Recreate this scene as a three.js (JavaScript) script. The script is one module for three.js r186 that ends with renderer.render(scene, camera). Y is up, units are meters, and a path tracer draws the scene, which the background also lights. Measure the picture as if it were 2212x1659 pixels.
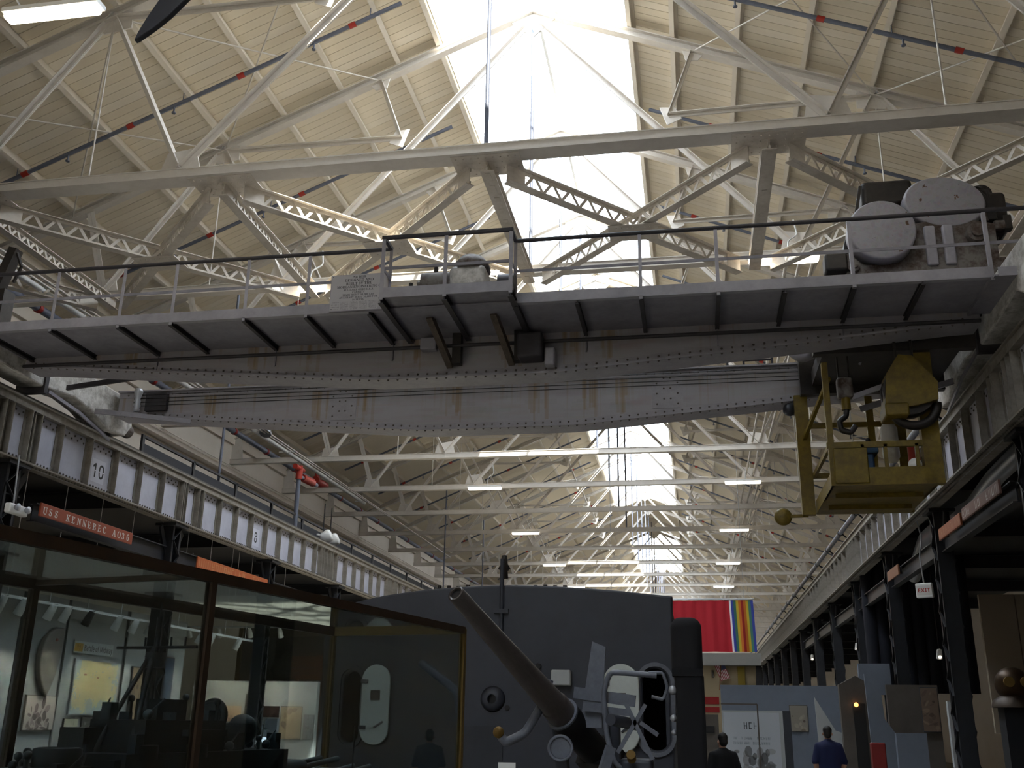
import * as THREE from 'three';
import { mergeGeometries } from 'three/addons/utils/BufferGeometryUtils.js';
import { RoundedBoxGeometry } from 'three/addons/geometries/RoundedBoxGeometry.js';
import { MarchingCubes } from 'three/addons/objects/MarchingCubes.js';
import { RectAreaLightUniformsLib } from 'three/addons/lights/RectAreaLightUniformsLib.js';

// ---------------------------------------------------------------- camera, sky, exposure
const scene = new THREE.Scene();
const renderer = new THREE.WebGLRenderer();
renderer.toneMapping = THREE.LinearToneMapping;
renderer.toneMappingExposure = 1.4;
renderer.shadowMap.enabled = true;
RectAreaLightUniformsLib.init();

const camera = new THREE.PerspectiveCamera(41.77, 2212 / 1659, 0.05, 400);
camera.position.set(0, 1.6, 0);
{ // looking up and a little to the left of the hall's long axis, with a slight tilt of the phone
  const axis = [403, -733.5, -2174.08], side = [-12676, -520.5, -2174.08];
  const n = (a) => new THREE.Vector3(...a).normalize();
  const Z = n(axis).negate(), X = n(side).negate(), Y = new THREE.Vector3().crossVectors(Z, X).normalize();
  camera.quaternion.setFromRotationMatrix(new THREE.Matrix4().makeBasis(X, Y, Z).transpose());
}
scene.background = new THREE.Color().setRGB(0.93, 0.97, 1.06);   // bright overcast sky above the rooflights
scene.backgroundIntensity = 9.5;
{ // sun, high and from the right, falling through the rooflights onto the left half of the hall
  const sun = new THREE.DirectionalLight('#fff5e6', 28); sun.position.set(31.5, 100, 5); sun.target.position.set(-3.5, 0, -50);
  sun.castShadow = true; const c = sun.shadow.camera; c.left = -80; c.right = 80; c.top = 90; c.bottom = -140; c.near = 1; c.far = 260; sun.shadow.mapSize.set(4096, 4096);
  scene.add(sun, sun.target);
}

// ---------------------------------------------------------------- helpers
const V = (x, y, z) => new THREE.Vector3(x, y, z);
let seed = 7;
const rnd = () => (seed = (seed * 16807) % 2147483647) / 2147483647;
const used = {};
const numbered = (n) => { const k = used[n] = (used[n] ?? -1) + 1; return k ? n + '_' + String(k).padStart(3, '0') : n; };
function thing(name, label, category, group, kind) {
  const o = new THREE.Group(); o.name = numbered(name); scene.add(o);
  if (label) o.userData.label = label;
  if (category) o.userData.category = category;
  if (group) o.userData.group = group;
  if (kind) o.userData.kind = kind;
  return o;
}
function part(parent, name, geo, m, extra) {
  const o = new THREE.Mesh(geo, m); o.name = name; parent.add(o);
  o.castShadow = o.receiveShadow = true;
  if (extra) Object.assign(o.userData, extra);
  return o;
}
const STUFF = { kind: 'stuff' };
// texture coordinates in metres, by the face's main direction
function metres(g) {
  g = g.index ? g.toNonIndexed() : g;
  const p = g.attributes.position, n = g.attributes.normal, uv = new Float32Array(p.count * 2);
  for (let i = 0; i < p.count; i++) {
    const a = Math.abs(n.getX(i)), b = Math.abs(n.getY(i)), c = Math.abs(n.getZ(i));
    const x = p.getX(i), y = p.getY(i), z = p.getZ(i);
    const [u, v] = a > b && a > c ? [z, y] : b > c ? [x, z] : [x, y];
    uv[2 * i] = u; uv[2 * i + 1] = v;
  }
  g.setAttribute('uv', new THREE.BufferAttribute(uv, 2));
  return g;
}
const plain = (g) => { g = g.index ? g.toNonIndexed() : g; for (const k of Object.keys(g.attributes)) if (!['position', 'normal', 'uv'].includes(k)) g.deleteAttribute(k); return g; };
const merge = (...gs) => metres(mergeGeometries(gs.flat(9).map(plain)));
const box = (cx, cy, cz, sx, sy, sz) => new THREE.BoxGeometry(sx, sy, sz).translate(cx, cy, cz);
const span = (x0, x1, y0, y1, z0, z1) => box((x0 + x1) / 2, (y0 + y1) / 2, (z0 + z1) / 2, Math.abs(x1 - x0), Math.abs(y1 - y0), Math.abs(z1 - z0));
function frameOf(a, b, ref) {
  const x = b.clone().sub(a), L = x.length(); x.normalize();
  let r = ref || (Math.abs(x.y) > 0.95 ? V(0, 0, 1) : V(0, 1, 0));
  const z = x.clone().cross(r).normalize(), y = z.clone().cross(x);
  return [new THREE.Matrix4().makeBasis(x, y, z).setPosition(a.clone().add(b).multiplyScalar(0.5)), L];
}
// a straight member from a to b, h high and w wide
const bar = (a, b, w, h = w, ref) => { const [m, L] = frameOf(a, b, ref); return new THREE.BoxGeometry(L, h, w).applyMatrix4(m); };
function ibeam(a, b, w, h, tf = 0.025, tw = 0.02, ref) {
  const [m, L] = frameOf(a, b, ref);
  return mergeGeometries([box(0, h / 2 - tf / 2, 0, L, tf, w), box(0, -h / 2 + tf / 2, 0, L, tf, w), box(0, 0, 0, L, h - 2 * tf, tw)].map(plain)).applyMatrix4(m);
}
function angles(a, b, w, t = 0.016, ref) { // two angle irons back to back
  const [m, L] = frameOf(a, b, ref);
  return mergeGeometries([box(0, 0, 0.012, L, w, t), box(0, 0, -0.012, L, w, t), box(0, w / 2 - t / 2, 0.01 + w / 2, L, t, w), box(0, w / 2 - t / 2, -0.01 - w / 2, L, t, w)].map(plain)).applyMatrix4(m);
}
function cyl(a, b, r, seg = 12, r2 = r) {
  const [m, L] = frameOf(a, b);
  return new THREE.CylinderGeometry(r2, r, L, seg).rotateZ(-Math.PI / 2).applyMatrix4(m);
}
const tube = (pts, r, seg = 40, k = 8) => new THREE.TubeGeometry(new THREE.CatmullRomCurve3(pts.map((p) => V(...p)), false, 'catmullrom', 0.2), seg, r, k);
const lathe = (pts, seg = 24) => new THREE.LatheGeometry(pts.map((p) => new THREE.Vector2(...p)), seg);
function plate(pts, thick, curve) { // outline in x, y; thickness in z, centred
  const s = new THREE.Shape(pts.map((p) => new THREE.Vector2(...p)));
  return new THREE.ExtrudeGeometry(curve || s, { depth: thick, bevelEnabled: false, curveSegments: 16 }).translate(0, 0, -thick / 2);
}
function oval(w, h) { // upright slot with round ends
  const s = new THREE.Shape(), r = w / 2, k = h / 2 - r;
  s.absarc(0, k, r, 0, Math.PI, false); s.absarc(0, -k, r, Math.PI, 2 * Math.PI, false); s.closePath();
  return s;
}
const ball = (x, y, z, r, s = 16) => new THREE.SphereGeometry(r, s, Math.max(8, s - 4)).translate(x, y, z);
function dots(parent, name, spots, r, m, flat = 0.5) { // rivet heads, too many and small to count
  const o = new THREE.InstancedMesh(new THREE.SphereGeometry(r, 6, 4), m, spots.length), k = new THREE.Matrix4();
  spots.forEach((p, i) => o.setMatrixAt(i, k.makeTranslation(...p)));
  o.name = name; o.userData.kind = 'stuff'; o.castShadow = true; parent.add(o); return o;
}

// ---------------------------------------------------------------- textures and materials
function canvas(w, h, draw) {
  const c = document.createElement('canvas'); c.width = w; c.height = h;
  const g = c.getContext('2d'); draw(g, w, h);
  const t = new THREE.CanvasTexture(c); t.colorSpace = THREE.SRGBColorSpace; t.wrapS = t.wrapT = THREE.RepeatWrapping; t.magFilter = THREE.LinearFilter;
  return t;
}
function noiseTile(size, octaves) { // tileable value noise, 0..1
  const out = new Float32Array(size * size);
  let sum = 0;
  for (const [cells, amp] of octaves) {
    const g = Float32Array.from({ length: cells * cells }, rnd); sum += amp;
    for (let y = 0; y < size; y++) for (let x = 0; x < size; x++) {
      const fx = x / size * cells, fy = y / size * cells, ix = Math.floor(fx), iy = Math.floor(fy);
      let a = fx - ix, b = fy - iy; a = a * a * (3 - 2 * a); b = b * b * (3 - 2 * b);
      const q = (i, j) => g[((iy + j) % cells) * cells + (ix + i) % cells];
      out[y * size + x] += amp * ((q(0, 0) * (1 - a) + q(1, 0) * a) * (1 - b) + (q(0, 1) * (1 - a) + q(1, 1) * a) * b);
    }
  }
  return out.map((v) => v / sum);
}
const N1 = noiseTile(256, [[4, 1], [9, .7], [21, .5], [48, .35], [110, .25]]);
const N2 = noiseTile(256, [[6, 1], [17, .8], [40, .6], [90, .5]]);
function tint(low, high, n, gain = 1.6, repeat = 0.25) { // patches between two paints
  const d = new Uint8Array(256 * 256 * 4), a = new THREE.Color(low), b = new THREE.Color(high);
  const A = [a.r, a.g, a.b], B = [b.r, b.g, b.b], f = (c) => 255 * (c <= .0031308 ? c * 12.92 : 1.055 * c ** (1 / 2.4) - .055);
  for (let i = 0; i < 65536; i++) {
    const t = Math.min(1, Math.max(0, (n[i] - .5) * gain + .5));
    for (let k = 0; k < 3; k++) d[4 * i + k] = f(A[k] + (B[k] - A[k]) * t);
    d[4 * i + 3] = 255;
  }
  const t = new THREE.DataTexture(d, 256, 256); t.colorSpace = THREE.SRGBColorSpace; t.wrapS = t.wrapT = THREE.RepeatWrapping; t.magFilter = THREE.LinearFilter; t.needsUpdate = true;
  t.repeat.set(repeat, repeat); return t;
}
const std = (color, roughness = 0.6, o = {}) => new THREE.MeshStandardMaterial({ color, roughness, metalness: 0, ...o });
const painted = (low, high, n = N1, rough = .55, gain = 1.6, rep = .25) => std('#ffffff', rough, { map: tint(low, high, n, gain, rep) });
const M = {
  plank: ['#e6dbc6', '#e2d7c1', '#e8decb', '#e1d5be'].map((c) => std(c, .75)),
  deck: std('#8f8670', .9),
  cream: painted('#d7cdbb', '#e4dbcc', N1, .6),
  creamWall: painted('#d4c9ba', '#e0d6c9', N1, .85, 1.4, .15),
  truss: painted('#cdc5ba', '#dcd5cb', N2, .5, 1.5, .4),
  brace: painted('#c4baab', '#dbd2c5', N2, .5, 1.7, .5),
  crane: painted('#73717a', '#8c8a92', N2, .55, 2.0, .3),
  craneLight: painted('#84828a', '#a09ea6', N1, .5, 2.0, .4),
  craneDark: painted('#242226', '#363338', N2, .6, 2.0, .4),
  rusty: painted('#3d2c22', '#74706c', N2, .7, 2.4, .6),
  grease: painted('#14110f', '#2e2824', N2, .5, 2.0, .8),
  casting: painted('#8f8b84', '#cfcdc9', N2, .5, 2.2, .7),
  runway: painted('#a8a8b5', '#bfc0cb', N1, .45, 1.4, .5),
  runwayEdge: painted('#6e675c', '#8d887f', N2, .6, 1.8, .6),
  rivet: std('#57534e', .6),
  rail: std('#55534f', .35, { metalness: .6 }),
  pipe: painted('#565a66', '#6b7080', N1, .45, 1.4, 1),
  red: std('#a32a1c', .45),
  redDark: std('#8c1d18', .5),
  whitePipe: std('#d8d6d2', .4),
  yellow: painted('#5c4a08', '#7d6812', N2, .5, 1.8, .8),
  steelDark: painted('#101216', '#1c1f26', N2, .5, 1.6, .5),
  black: std('#0c0c0e', .55),
  blackSoft: std('#16161a', .9),
  floor: painted('#77726a', '#8a857c', N1, .45, 1.5, .2),
  darkPanel: std('#26282e', .8),
  white: std('#e9e9e6', .5),
  galv: std('#a9acb2', .35, { metalness: .5 }),
  gunGrey: painted('#2b2e37', '#363a44', N1, .5, 1.4, .35),
  gunLight: painted('#565a64', '#6c717b', N2, .45, 1.6, .8),
  webPaint: painted('#868389', '#9a979c', N2, .5, 1.6, .5),
  brownPost: painted('#3f362e', '#5f5449', N2, .7, 1.8, 1),
  doorPaint: painted('#b4bbb8', '#c8cfcb', N1, .5, 1.4, 1),
  brass: std('#6e5524', .7, { metalness: .4 }),
  caseWood: painted('#2b1d12', '#3a2818', N2, .45, 1.6, 1),
  gold: std('#6b5526', .5, { metalness: .3 }),
  model: painted('#2a3338', '#3a454a', N2, .5, 1.6, 3),
  modelDark: painted('#161c21', '#252d33', N2, .5, 1.6, 3),
  exhibit: painted('#a3a7a8', '#b0b3b3', N1, .8, 1.3, .3),
  exhibitBlue: painted('#666e7b', '#757d8a', N1, .7, 1.3, .3),
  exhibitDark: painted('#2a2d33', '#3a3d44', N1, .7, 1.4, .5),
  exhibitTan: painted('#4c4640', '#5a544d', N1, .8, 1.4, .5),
  wood: painted('#6b3f22', '#8a5730', N2, .55, 1.8, .8),
  skin: std('#b98c74', .6), navy: painted('#141a38', '#1d2550', N2, .9, 1.4, 2), hair: std('#120e0c', .7), dark: std('#121317', .9), trousers: std('#23252b', .9),
  glass: new THREE.MeshPhysicalMaterial({ color: '#e3e8e8', roughness: .02, transmission: 1, thickness: 0, ior: 1.5 }),
  sky: new THREE.MeshPhysicalMaterial({ color: '#f2f6f8', roughness: .05, transmission: 1, thickness: 0, ior: 1.45 }),
  clear: new THREE.MeshPhysicalMaterial({ color: '#e4ebea', roughness: .03, transmission: 1, thickness: 0, ior: 1.45 }),
  tubeLight: std('#ffffff', .5, { emissive: '#fff3dc', emissiveIntensity: 5 }),
};
// ---------------------------------------------------------------- the hall: floor, walls, roof
const CX = -3.46, XL = -18.75, XR = 11.85, ZN = 30, ZF = -128, SL = 0.415;
const roofY = (o) => 19.43 - SL * o;                     // underside of the roof boards, o metres from the ridge line
const chordY = (o) => 19.0 - SL * o;                     // centre line of the top chords
const TZ = [-10.6, -16, -21.3, -26.85, -32.4, -38.1, -43.75, -49.4, -55.1, -61, -67, -72.8, -78.8];
const trussZ = (k) => k < -1 ? -10.6 - 5.5 * (k + 1) : k > 11 ? -78.8 - 5.85 * (k - 11) : TZ[k + 1];   // places of the roof trusses
const LIGHTS = [[27, 2], [-12.5, -38.4], [-57, -83], [-97, -124]];   // rooflights, from z to z

{ const f = thing('floor', null, null, null, 'structure'); part(f, 'slab', merge(span(XL - .3, XR + .3, -.3, 0, ZF, ZN)), M.floor); }
{ const w = thing('wall_left', null, null, null, 'structure');
  part(w, 'masonry', merge(span(XL - .3, XL, 0, 13.4, ZF, ZN)), M.creamWall);
  part(w, 'ledge', merge(span(XL, XL + .35, 11.0, 11.16, ZF, ZN)), M.creamWall);
  part(w, 'cornice', merge(span(XL, XL + .12, 12.35, 12.75, ZF, ZN)), M.creamWall);
  for (const [y, r] of [[11.3, .025], [11.42, .02]]) part(w, 'conduit', merge(cyl(V(XL + .1, y, ZF), V(XL + .1, y, ZN), r, 6)), M.cream); }
{ const w = thing('wall_right', null, null, null, 'structure');
  part(w, 'masonry', merge(span(XR, XR + .3, 0, 13.4, ZF, ZN)), M.creamWall);
  part(w, 'ledge', merge(span(XR - .35, XR, 11.0, 11.16, ZF, ZN)), M.creamWall); }
for (const [n, z] of [['wall_front', ZF - .3], ['wall_back', ZN]]) {
  const w = thing(n, null, null, null, 'structure');
  const s = new THREE.Shape([[XL - .3, 0], [XR + .3, 0], [XR + .3, 13], [CX, 19.8], [XL - .3, 13]].map((p) => new THREE.Vector2(...p)));
  part(w, 'masonry', metres(new THREE.ExtrudeGeometry(s, { depth: .3, bevelEnabled: false }).translate(0, 0, z)), M.creamWall);
}
{ // aisle decks beside the crane runways
  const a = thing('floor_mezzanine', null, null, null, 'structure');
  part(a, 'slab', merge(span(XL, -12.0, 6.55, 6.75, ZF, ZN)), M.steelDark);
  part(a, 'slab', merge(span(5.1, XR, 6.55, 6.75, ZF, ZN)), M.steelDark);
  for (let k = -7; k < 20; k++) for (const [x0, x1] of [[XL, -11.9], [5.0, XR]])
    part(a, 'beam', merge(ibeam(V(x0, 6.35, trussZ(k)), V(x1, 6.35, trussZ(k)), .2, .4)), M.steelDark);
}
{ // roof: boards up the slope, deck above, purlins below
  const c = thing('ceiling', null, null, null, 'structure');
  const edges = (z0, z1) => LIGHTS.some(([a, b]) => z0 <= a && z1 >= b) ? 2.45 : 0;
  const slab = (side, o0, o1, z0, z1, lift, t) => {
    const [a, b] = [V(CX + side * o0, roofY(o0) + lift, 0), V(CX + side * o1, roofY(o1) + lift, 0)];
    return bar(a, b, Math.abs(z1 - z0), t).translate(0, 0, (z0 + z1) / 2);
  };
  const cuts = [ZN, ...LIGHTS.flat(), ZF];
  for (const side of [-1, 1]) {
    for (let i = 0; i + 1 < cuts.length; i++) part(c, 'roof_deck', merge(slab(side, i % 2 ? 2.45 : 0, 15.7, cuts[i], cuts[i + 1], .12, .1)), M.deck);
    const W = .26, far = [], shapes = {};
    let n = 0;
    for (let z = ZN; z > ZF; z -= W) {
      const o0 = edges(z, z - W), g = shapes[o0] ||= merge(slab(side, o0, 15.6, -W / 2 + .006, W / 2 - .006, .03, .04));
      if (z < -9 && z > -45 && n < 145) { part(c, 'plank', g, M.plank[Math.floor(rnd() * 4)]).position.z = z - W / 2; n++; }
      else far.push(g.clone().translate(0, 0, z - W / 2));
    }
    part(c, 'planks', mergeGeometries(far), M.plank[0], STUFF);
    for (const o of [2.5, 3.55, 5.06, 6.58, 8.1, 10.15, 12.2, 14.2]) {
      const y = roofY(o) - .15;
      const m = new THREE.Matrix4().makeRotationZ(side > 0 ? -Math.atan(SL) : Math.atan(SL));
      const g = mergeGeometries([box(0, .13, 0, .12, .02, ZN - ZF), box(0, -.13, 0, .12, .02, ZN - ZF), box(-side * .05, 0, 0, .02, .24, ZN - ZF)].map(plain)).applyMatrix4(m).translate(CX + side * o, y, (ZN + ZF) / 2);
      part(c, 'purlin', metres(g), M.cream);
    }
  }
  LIGHTS.forEach(([z0, z1], i) => {
    const w = thing('window_' + (i + 1), null, null, null, 'structure');
    part(w, 'ridge_bar', merge(span(CX - .04, CX + .04, roofY(0) - .02, roofY(0) + .12, z1, z0)), M.white);
    for (const z of [z0, z1]) for (const s of [-1, 1]) part(w, 'end_curb', merge(slab(s, 0, 2.5, z - .06, z + .06, .1, .3)), M.cream);
    const n = Math.round((z0 - z1) / 1.4), d = (z0 - z1) / n;
    for (const s of [-1, 1]) for (let k = 0; k < n; k++) {
      part(w, 'pane', merge(slab(s, .03, 2.45, z0 - k * d - .02, z0 - (k + 1) * d + .02, .11, .006)), M.sky);
      if (k) part(w, 'glazing_bar', merge(slab(s, 0, 2.45, z0 - k * d - .012, z0 - k * d + .012, .1, .04)), M.white);
    }
  });
}

// ---------------------------------------------------------------- roof trusses
const ORD = ['nearest', 'first', 'second', 'third', 'fourth', 'fifth', 'sixth', 'seventh', 'eighth', 'ninth', 'tenth', 'eleventh', 'twelfth', 'thirteenth', 'fourteenth', 'fifteenth', 'sixteenth', 'seventeenth', 'eighteenth', 'nineteenth', 'twentieth'];
{
  const by = 11.62, P = (o, y, s) => V(CX + s * o, y, 0);
  const B1 = 6.13, B2 = 10.95, T1 = 4.0, T2 = 8.1, T3 = 11.7, Mo = 3.35, My = 15.5, top = 18.95;
  const G = { bottom_chord: merge(bar(P(15.3, by, -1), P(15.3, by, 1), .17, .2), bar(P(15.3, by - .1, -1), P(15.3, by - .1, 1), .24, .02), bar(P(15.3, by + .1, -1), P(15.3, by + .1, 1), .22, .018)) };
  const pieces = [];
  for (const s of [-1, 1]) {
    const add = (n, g) => pieces.push([n, merge(g)]);
    add('top_chord', ibeam(P(15.3, chordY(15.3), s), P(0, chordY(0), s), .22, .22, .03, .02));
    add('main_diagonal', angles(P(B1, by + .1, s), P(.1, top - .4, s), .12));
    add('strut', angles(P(T1, chordY(T1), s), P(Mo, My, s), .09));
    add('strut', angles(P(T2, chordY(T2) - .1, s), P(Mo, My, s), .1));
    add('web_member', angles(P(T2, chordY(T2), s), P(B1, by + .1, s), .1));
    add('web_member', angles(P(T2, chordY(T2), s), P(B2, by + .1, s), .1));
    add('web_member', angles(P(T3, chordY(T3), s), P(B2, by + .1, s), .09));
    add('hanger', cyl(P(T2, chordY(T2), s), P(T2, by, s), .018, 6));
    const g = (o, y, pts) => plate(pts.map(([x, yy]) => [s * x, yy]), .03).translate(CX + s * o, y, 0);
    add('gusset_plate', g(B1, by + .1, [[-.42, 0], [.42, 0], [.3, .42], [-.3, .5]]));
    add('gusset_plate', g(B2, by + .1, [[-.38, 0], [.38, 0], [.3, .38], [-.28, .38]]));
    add('gusset_plate', g(T2, chordY(T2), [[-.4, .2], [.4, -.14], [.2, -.45], [-.42, -.36]]));
    add('gusset_plate', g(T1, chordY(T1), [[-.3, .14], [.3, -.1], [.1, -.34], [-.2, -.3]]));
    add('gusset_plate', g(Mo, My, [[-.22, .25], [.15, .22], [.3, -.1], [-.05, -.25]]));
    add('heel_plate', g(14.95, by + .1, [[-.2, 0], [.35, 0], [.35, .95], [-.05, 1.05]]));
  }
  pieces.push(['apex_plate', merge(plate([[-.55, .02], [-.28, .12], [.28, .12], [.55, .02], [.62, -.3], [0, -.85], [-.62, -.3]], .05).translate(CX, chordY(0), 0))]);
  const hanger = merge(cyl(P(0, chordY(0) - .3, 1), P(0, by, 1), .042, 8));
  for (let k = -4; k < 20; k++) {
    const t = thing('roof_truss', k < 0 ? (k === -1 ? 'cream roof truss overhead at the top corner, nearer than the heavy braced beam' : 'cream steel roof truss behind the viewpoint, number ' + ORD[-k] + ' back')
      : k === 0 ? 'cream steel truss whose bottom chord crosses above the crane with lattice braces' : 'cream steel roof truss, ' + ORD[k] + ' beyond the one above the crane', 'roof truss', 'roof trusses down the hall');
    t.position.z = trussZ(k);
    part(t, 'bottom_chord', G.bottom_chord, M.truss);
    for (const [n, g] of pieces) part(t, n, g, M.truss);
    part(t, 'centre_hanger', hanger, M.pipe);
    if (k === 0) { // heavier chord with splice plates and rivets over the braced bay
      part(t, 'flange_plate', merge(span(XL + .2, XR - .2, by - .14, by - .115, -.2, .2)), M.truss);
      const rv = [];
      for (const x of [-14, -8.69, -3.46, 1.65, 6.9]) {
        part(t, 'splice_plate', merge(span(x - .75, x + .75, by - .1, by + .1, .012, .03)), M.truss);
        for (let i = 0; i < 11; i++) for (const y of [-.06, .06]) rv.push([x - .65 + i * .13, by + y, .032]);
        for (let i = 0; i < 11; i++) rv.push([x - .65 + i * .13, by + .118, .07]);
      }
      dots(t, 'rivets', rv, .016, M.truss);
    }
  }
}
{ // the horizontal wind bracing between the truss above the crane and the next one
  const z0 = trussZ(0) - .1, z1 = trussZ(1) + .1, y = 11.3, nodes = [-18.6, -14.0, -8.69, -3.46, 1.65, 6.9, 11.7];
  function lattice(label, a, b, w, depth, lift, g, solid) {
    const o = thing('lattice_brace', label, 'brace', g), [m, L] = frameOf(a, b);
    o.position.setFromMatrixPosition(m).add(V(0, lift, 0)); o.quaternion.setFromRotationMatrix(m);
    // two flanges of paired angles, and flat lacing bars zigzagging up and down between them
    for (const s of [-1, 1]) part(o, 'flange', merge(box(0, s * w / 2, 0, L, .014, depth), box(0, s * (w / 2 - .035), .012, L, .07, .012), box(0, s * (w / 2 - .035), -.012, L, .07, .012)), M.brace);
    if (solid) { const n = Math.floor(L / .45); part(o, 'web', merge(box(0, 0, 0, L, w, .012)), M.brace); for (let i = 0; i < n; i++) part(o, 'batten', merge(box(-L / 2 + (i + .5) * L / n, -w / 2 - .011, 0, .3, .008, .1)), M.brace); return o; }
    const n = Math.max(4, Math.round((L - .8) / (w * .62))), d = (L - .8) / n, len = Math.hypot(d, w - .05), ang = Math.atan2(w - .05, d);
    const bars = [1, -1].map((s) => metres(new THREE.BoxGeometry(len + .04, .062, .011).rotateZ(s * ang)));
    for (let i = 0; i < n; i++) part(o, 'lacing_bar', bars[i % 2], M.brace).position.set(-L / 2 + .4 + (i + .5) * d, 0, i % 2 ? .022 : .011);
    for (const s of [-1, 1]) part(o, 'end_plate', merge(box(s * (L / 2 - .2), 0, .02, .42, w + .02, .012)), M.brace);
    return o;
  }
  const at = ['by the left wall', 'at the far left above the walkway railing', 'left of the bright rooflight', 'across the bright rooflight', 'right of the rooflight above the trolley', 'by the right wall'];
  for (let i = 0; i < 6; i++) {
    lattice('cream lattice diagonal, near end left, ' + at[i], V(nodes[i] + .35, y, z0 - .2), V(nodes[i + 1] - .35, y, z1 + .2), .36, .2, 0, 'lattice wind braces');
    lattice('cream lattice diagonal, near end right, ' + at[i], V(nodes[i] + .35, y, z1 + .2), V(nodes[i + 1] - .35, y, z0 - .2), .34, .18, .0, 'lattice wind braces');
    const g = thing('brace_gusset', 'flat cream plate where two lattice diagonals cross, ' + at[i], 'gusset plate', 'brace crossing plates');
    g.position.set((nodes[i] + nodes[i + 1]) / 2, y - .2, (z0 + z1) / 2);
    part(g, 'plate', merge(box(0, 0, 0, 1.0, .016, .7)), M.brace);
    const rv = []; for (let u = -3; u <= 3; u++) for (const v of [-.24, 0, .24]) rv.push([u * .11, -.01, v]);
    dots(g, 'rivets', rv, .016, M.brace);
  }
  const strutAt = ['at the far left', 'under the left chord joint', 'running beside the bright rooflight', 'dark against the right roof slope', 'at the far right'];
  for (let i = 1; i < 6; i++) {
    lattice('narrow cream strut along the hall between two trusses, ' + strutAt[i - 1], V(nodes[i], y - .02, z0), V(nodes[i], y - .02, z1), i < 3 ? .26 : .2, i < 3 ? .2 : .26, i < 3 ? .05 : .09, 'bracing struts', i > 2);
    const g = thing('node_plate', 'broad cream joint plate under the truss chord, ' + strutAt[i - 1], 'gusset plate', 'chord joint plates');
    g.position.set(nodes[i], 11.475, trussZ(0) - .25);
    part(g, 'plate', merge(box(0, 0, 0, 1.3, .016, .75)), M.brace);
    const rv = []; for (let u = -4; u <= 4; u++) for (const v of [-.28, -.1, .1, .28]) rv.push([u * .14, -.012, v]);
    dots(g, 'rivets', rv, .016, M.brace);
  }
  for (const bay of [0, 4, 8]) for (const s of [-1, 1]) for (const [oa, ob] of [[4, 8.1], [8.1, 12.2]]) for (const f of [0, 1]) {
    const za = trussZ(bay + f), zb = trussZ(bay + 1 - f), side = s < 0 ? 'left' : 'right';
    const r = thing('brace_rod', `thin cream tie rod, ${side} roof slope, ${oa < 5 ? 'upper' : 'lower'} panel, ${f ? 'rising' : 'falling'} away, ${['above the crane', 'beyond the crane', 'far down the hall'][bay / 4]}`, 'tie rod', 'roof tie rods');
    part(r, 'rod', merge(cyl(V(CX + s * oa, chordY(oa) - .05, za), V(CX + s * ob, chordY(ob) - .05, zb), .02, 6)), M.truss);
    part(r, 'clevis', merge(box(CX + s * oa, chordY(oa) - .05, za, .1, .08, .1)), M.truss);
    part(r, 'clevis', merge(box(CX + s * ob, chordY(ob) - .05, zb, .1, .08, .1)), M.truss);
  }
}

// ---------------------------------------------------------------- strip lights under every other truss
for (let k = -1; k < 19; k += 2) for (const x of [-8.95, 2.28]) {
  const lz = k < 0 ? -10.95 : trussZ(k) + Math.min(.7, .1 + .15 * k);
  const l = thing('strip_light', `fluorescent strip light on the ${x < 0 ? 'left' : 'right'}, ${k < 0 ? 'nearest, at the top of the picture' : 'under the ' + ORD[k] + ' truss beyond the crane'}`, 'light', 'fluorescent strip lights');
  l.position.set(x, 11.4, lz);
  part(l, 'housing', merge(box(0, .05, 0, 1.54, .07, .24)), M.white);
  part(l, 'diffuser_lamp', metres(new RoundedBoxGeometry(1.5, .11, .21, 3, .05).translate(0, -.03, 0)), M.tubeLight);
  for (const s of [-.5, .5]) part(l, 'stem', merge(cyl(V(s, .08, 0), V(s, .2, trussZ(k) - lz), .014, 6)), M.white);
  part(l, 'supply_conduit', merge(tube([[.1, .08, 0], [.14, .5, -.1], [.35, .7, -.2], [.3, 1.1, -.25]], .018, 16, 6)), M.white);
  const a = new THREE.RectAreaLight('#fff1d8', 22, 1.5, .2); a.position.set(0, -.1, 0); a.rotation.x = -Math.PI / 2; l.add(a);
}

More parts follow.
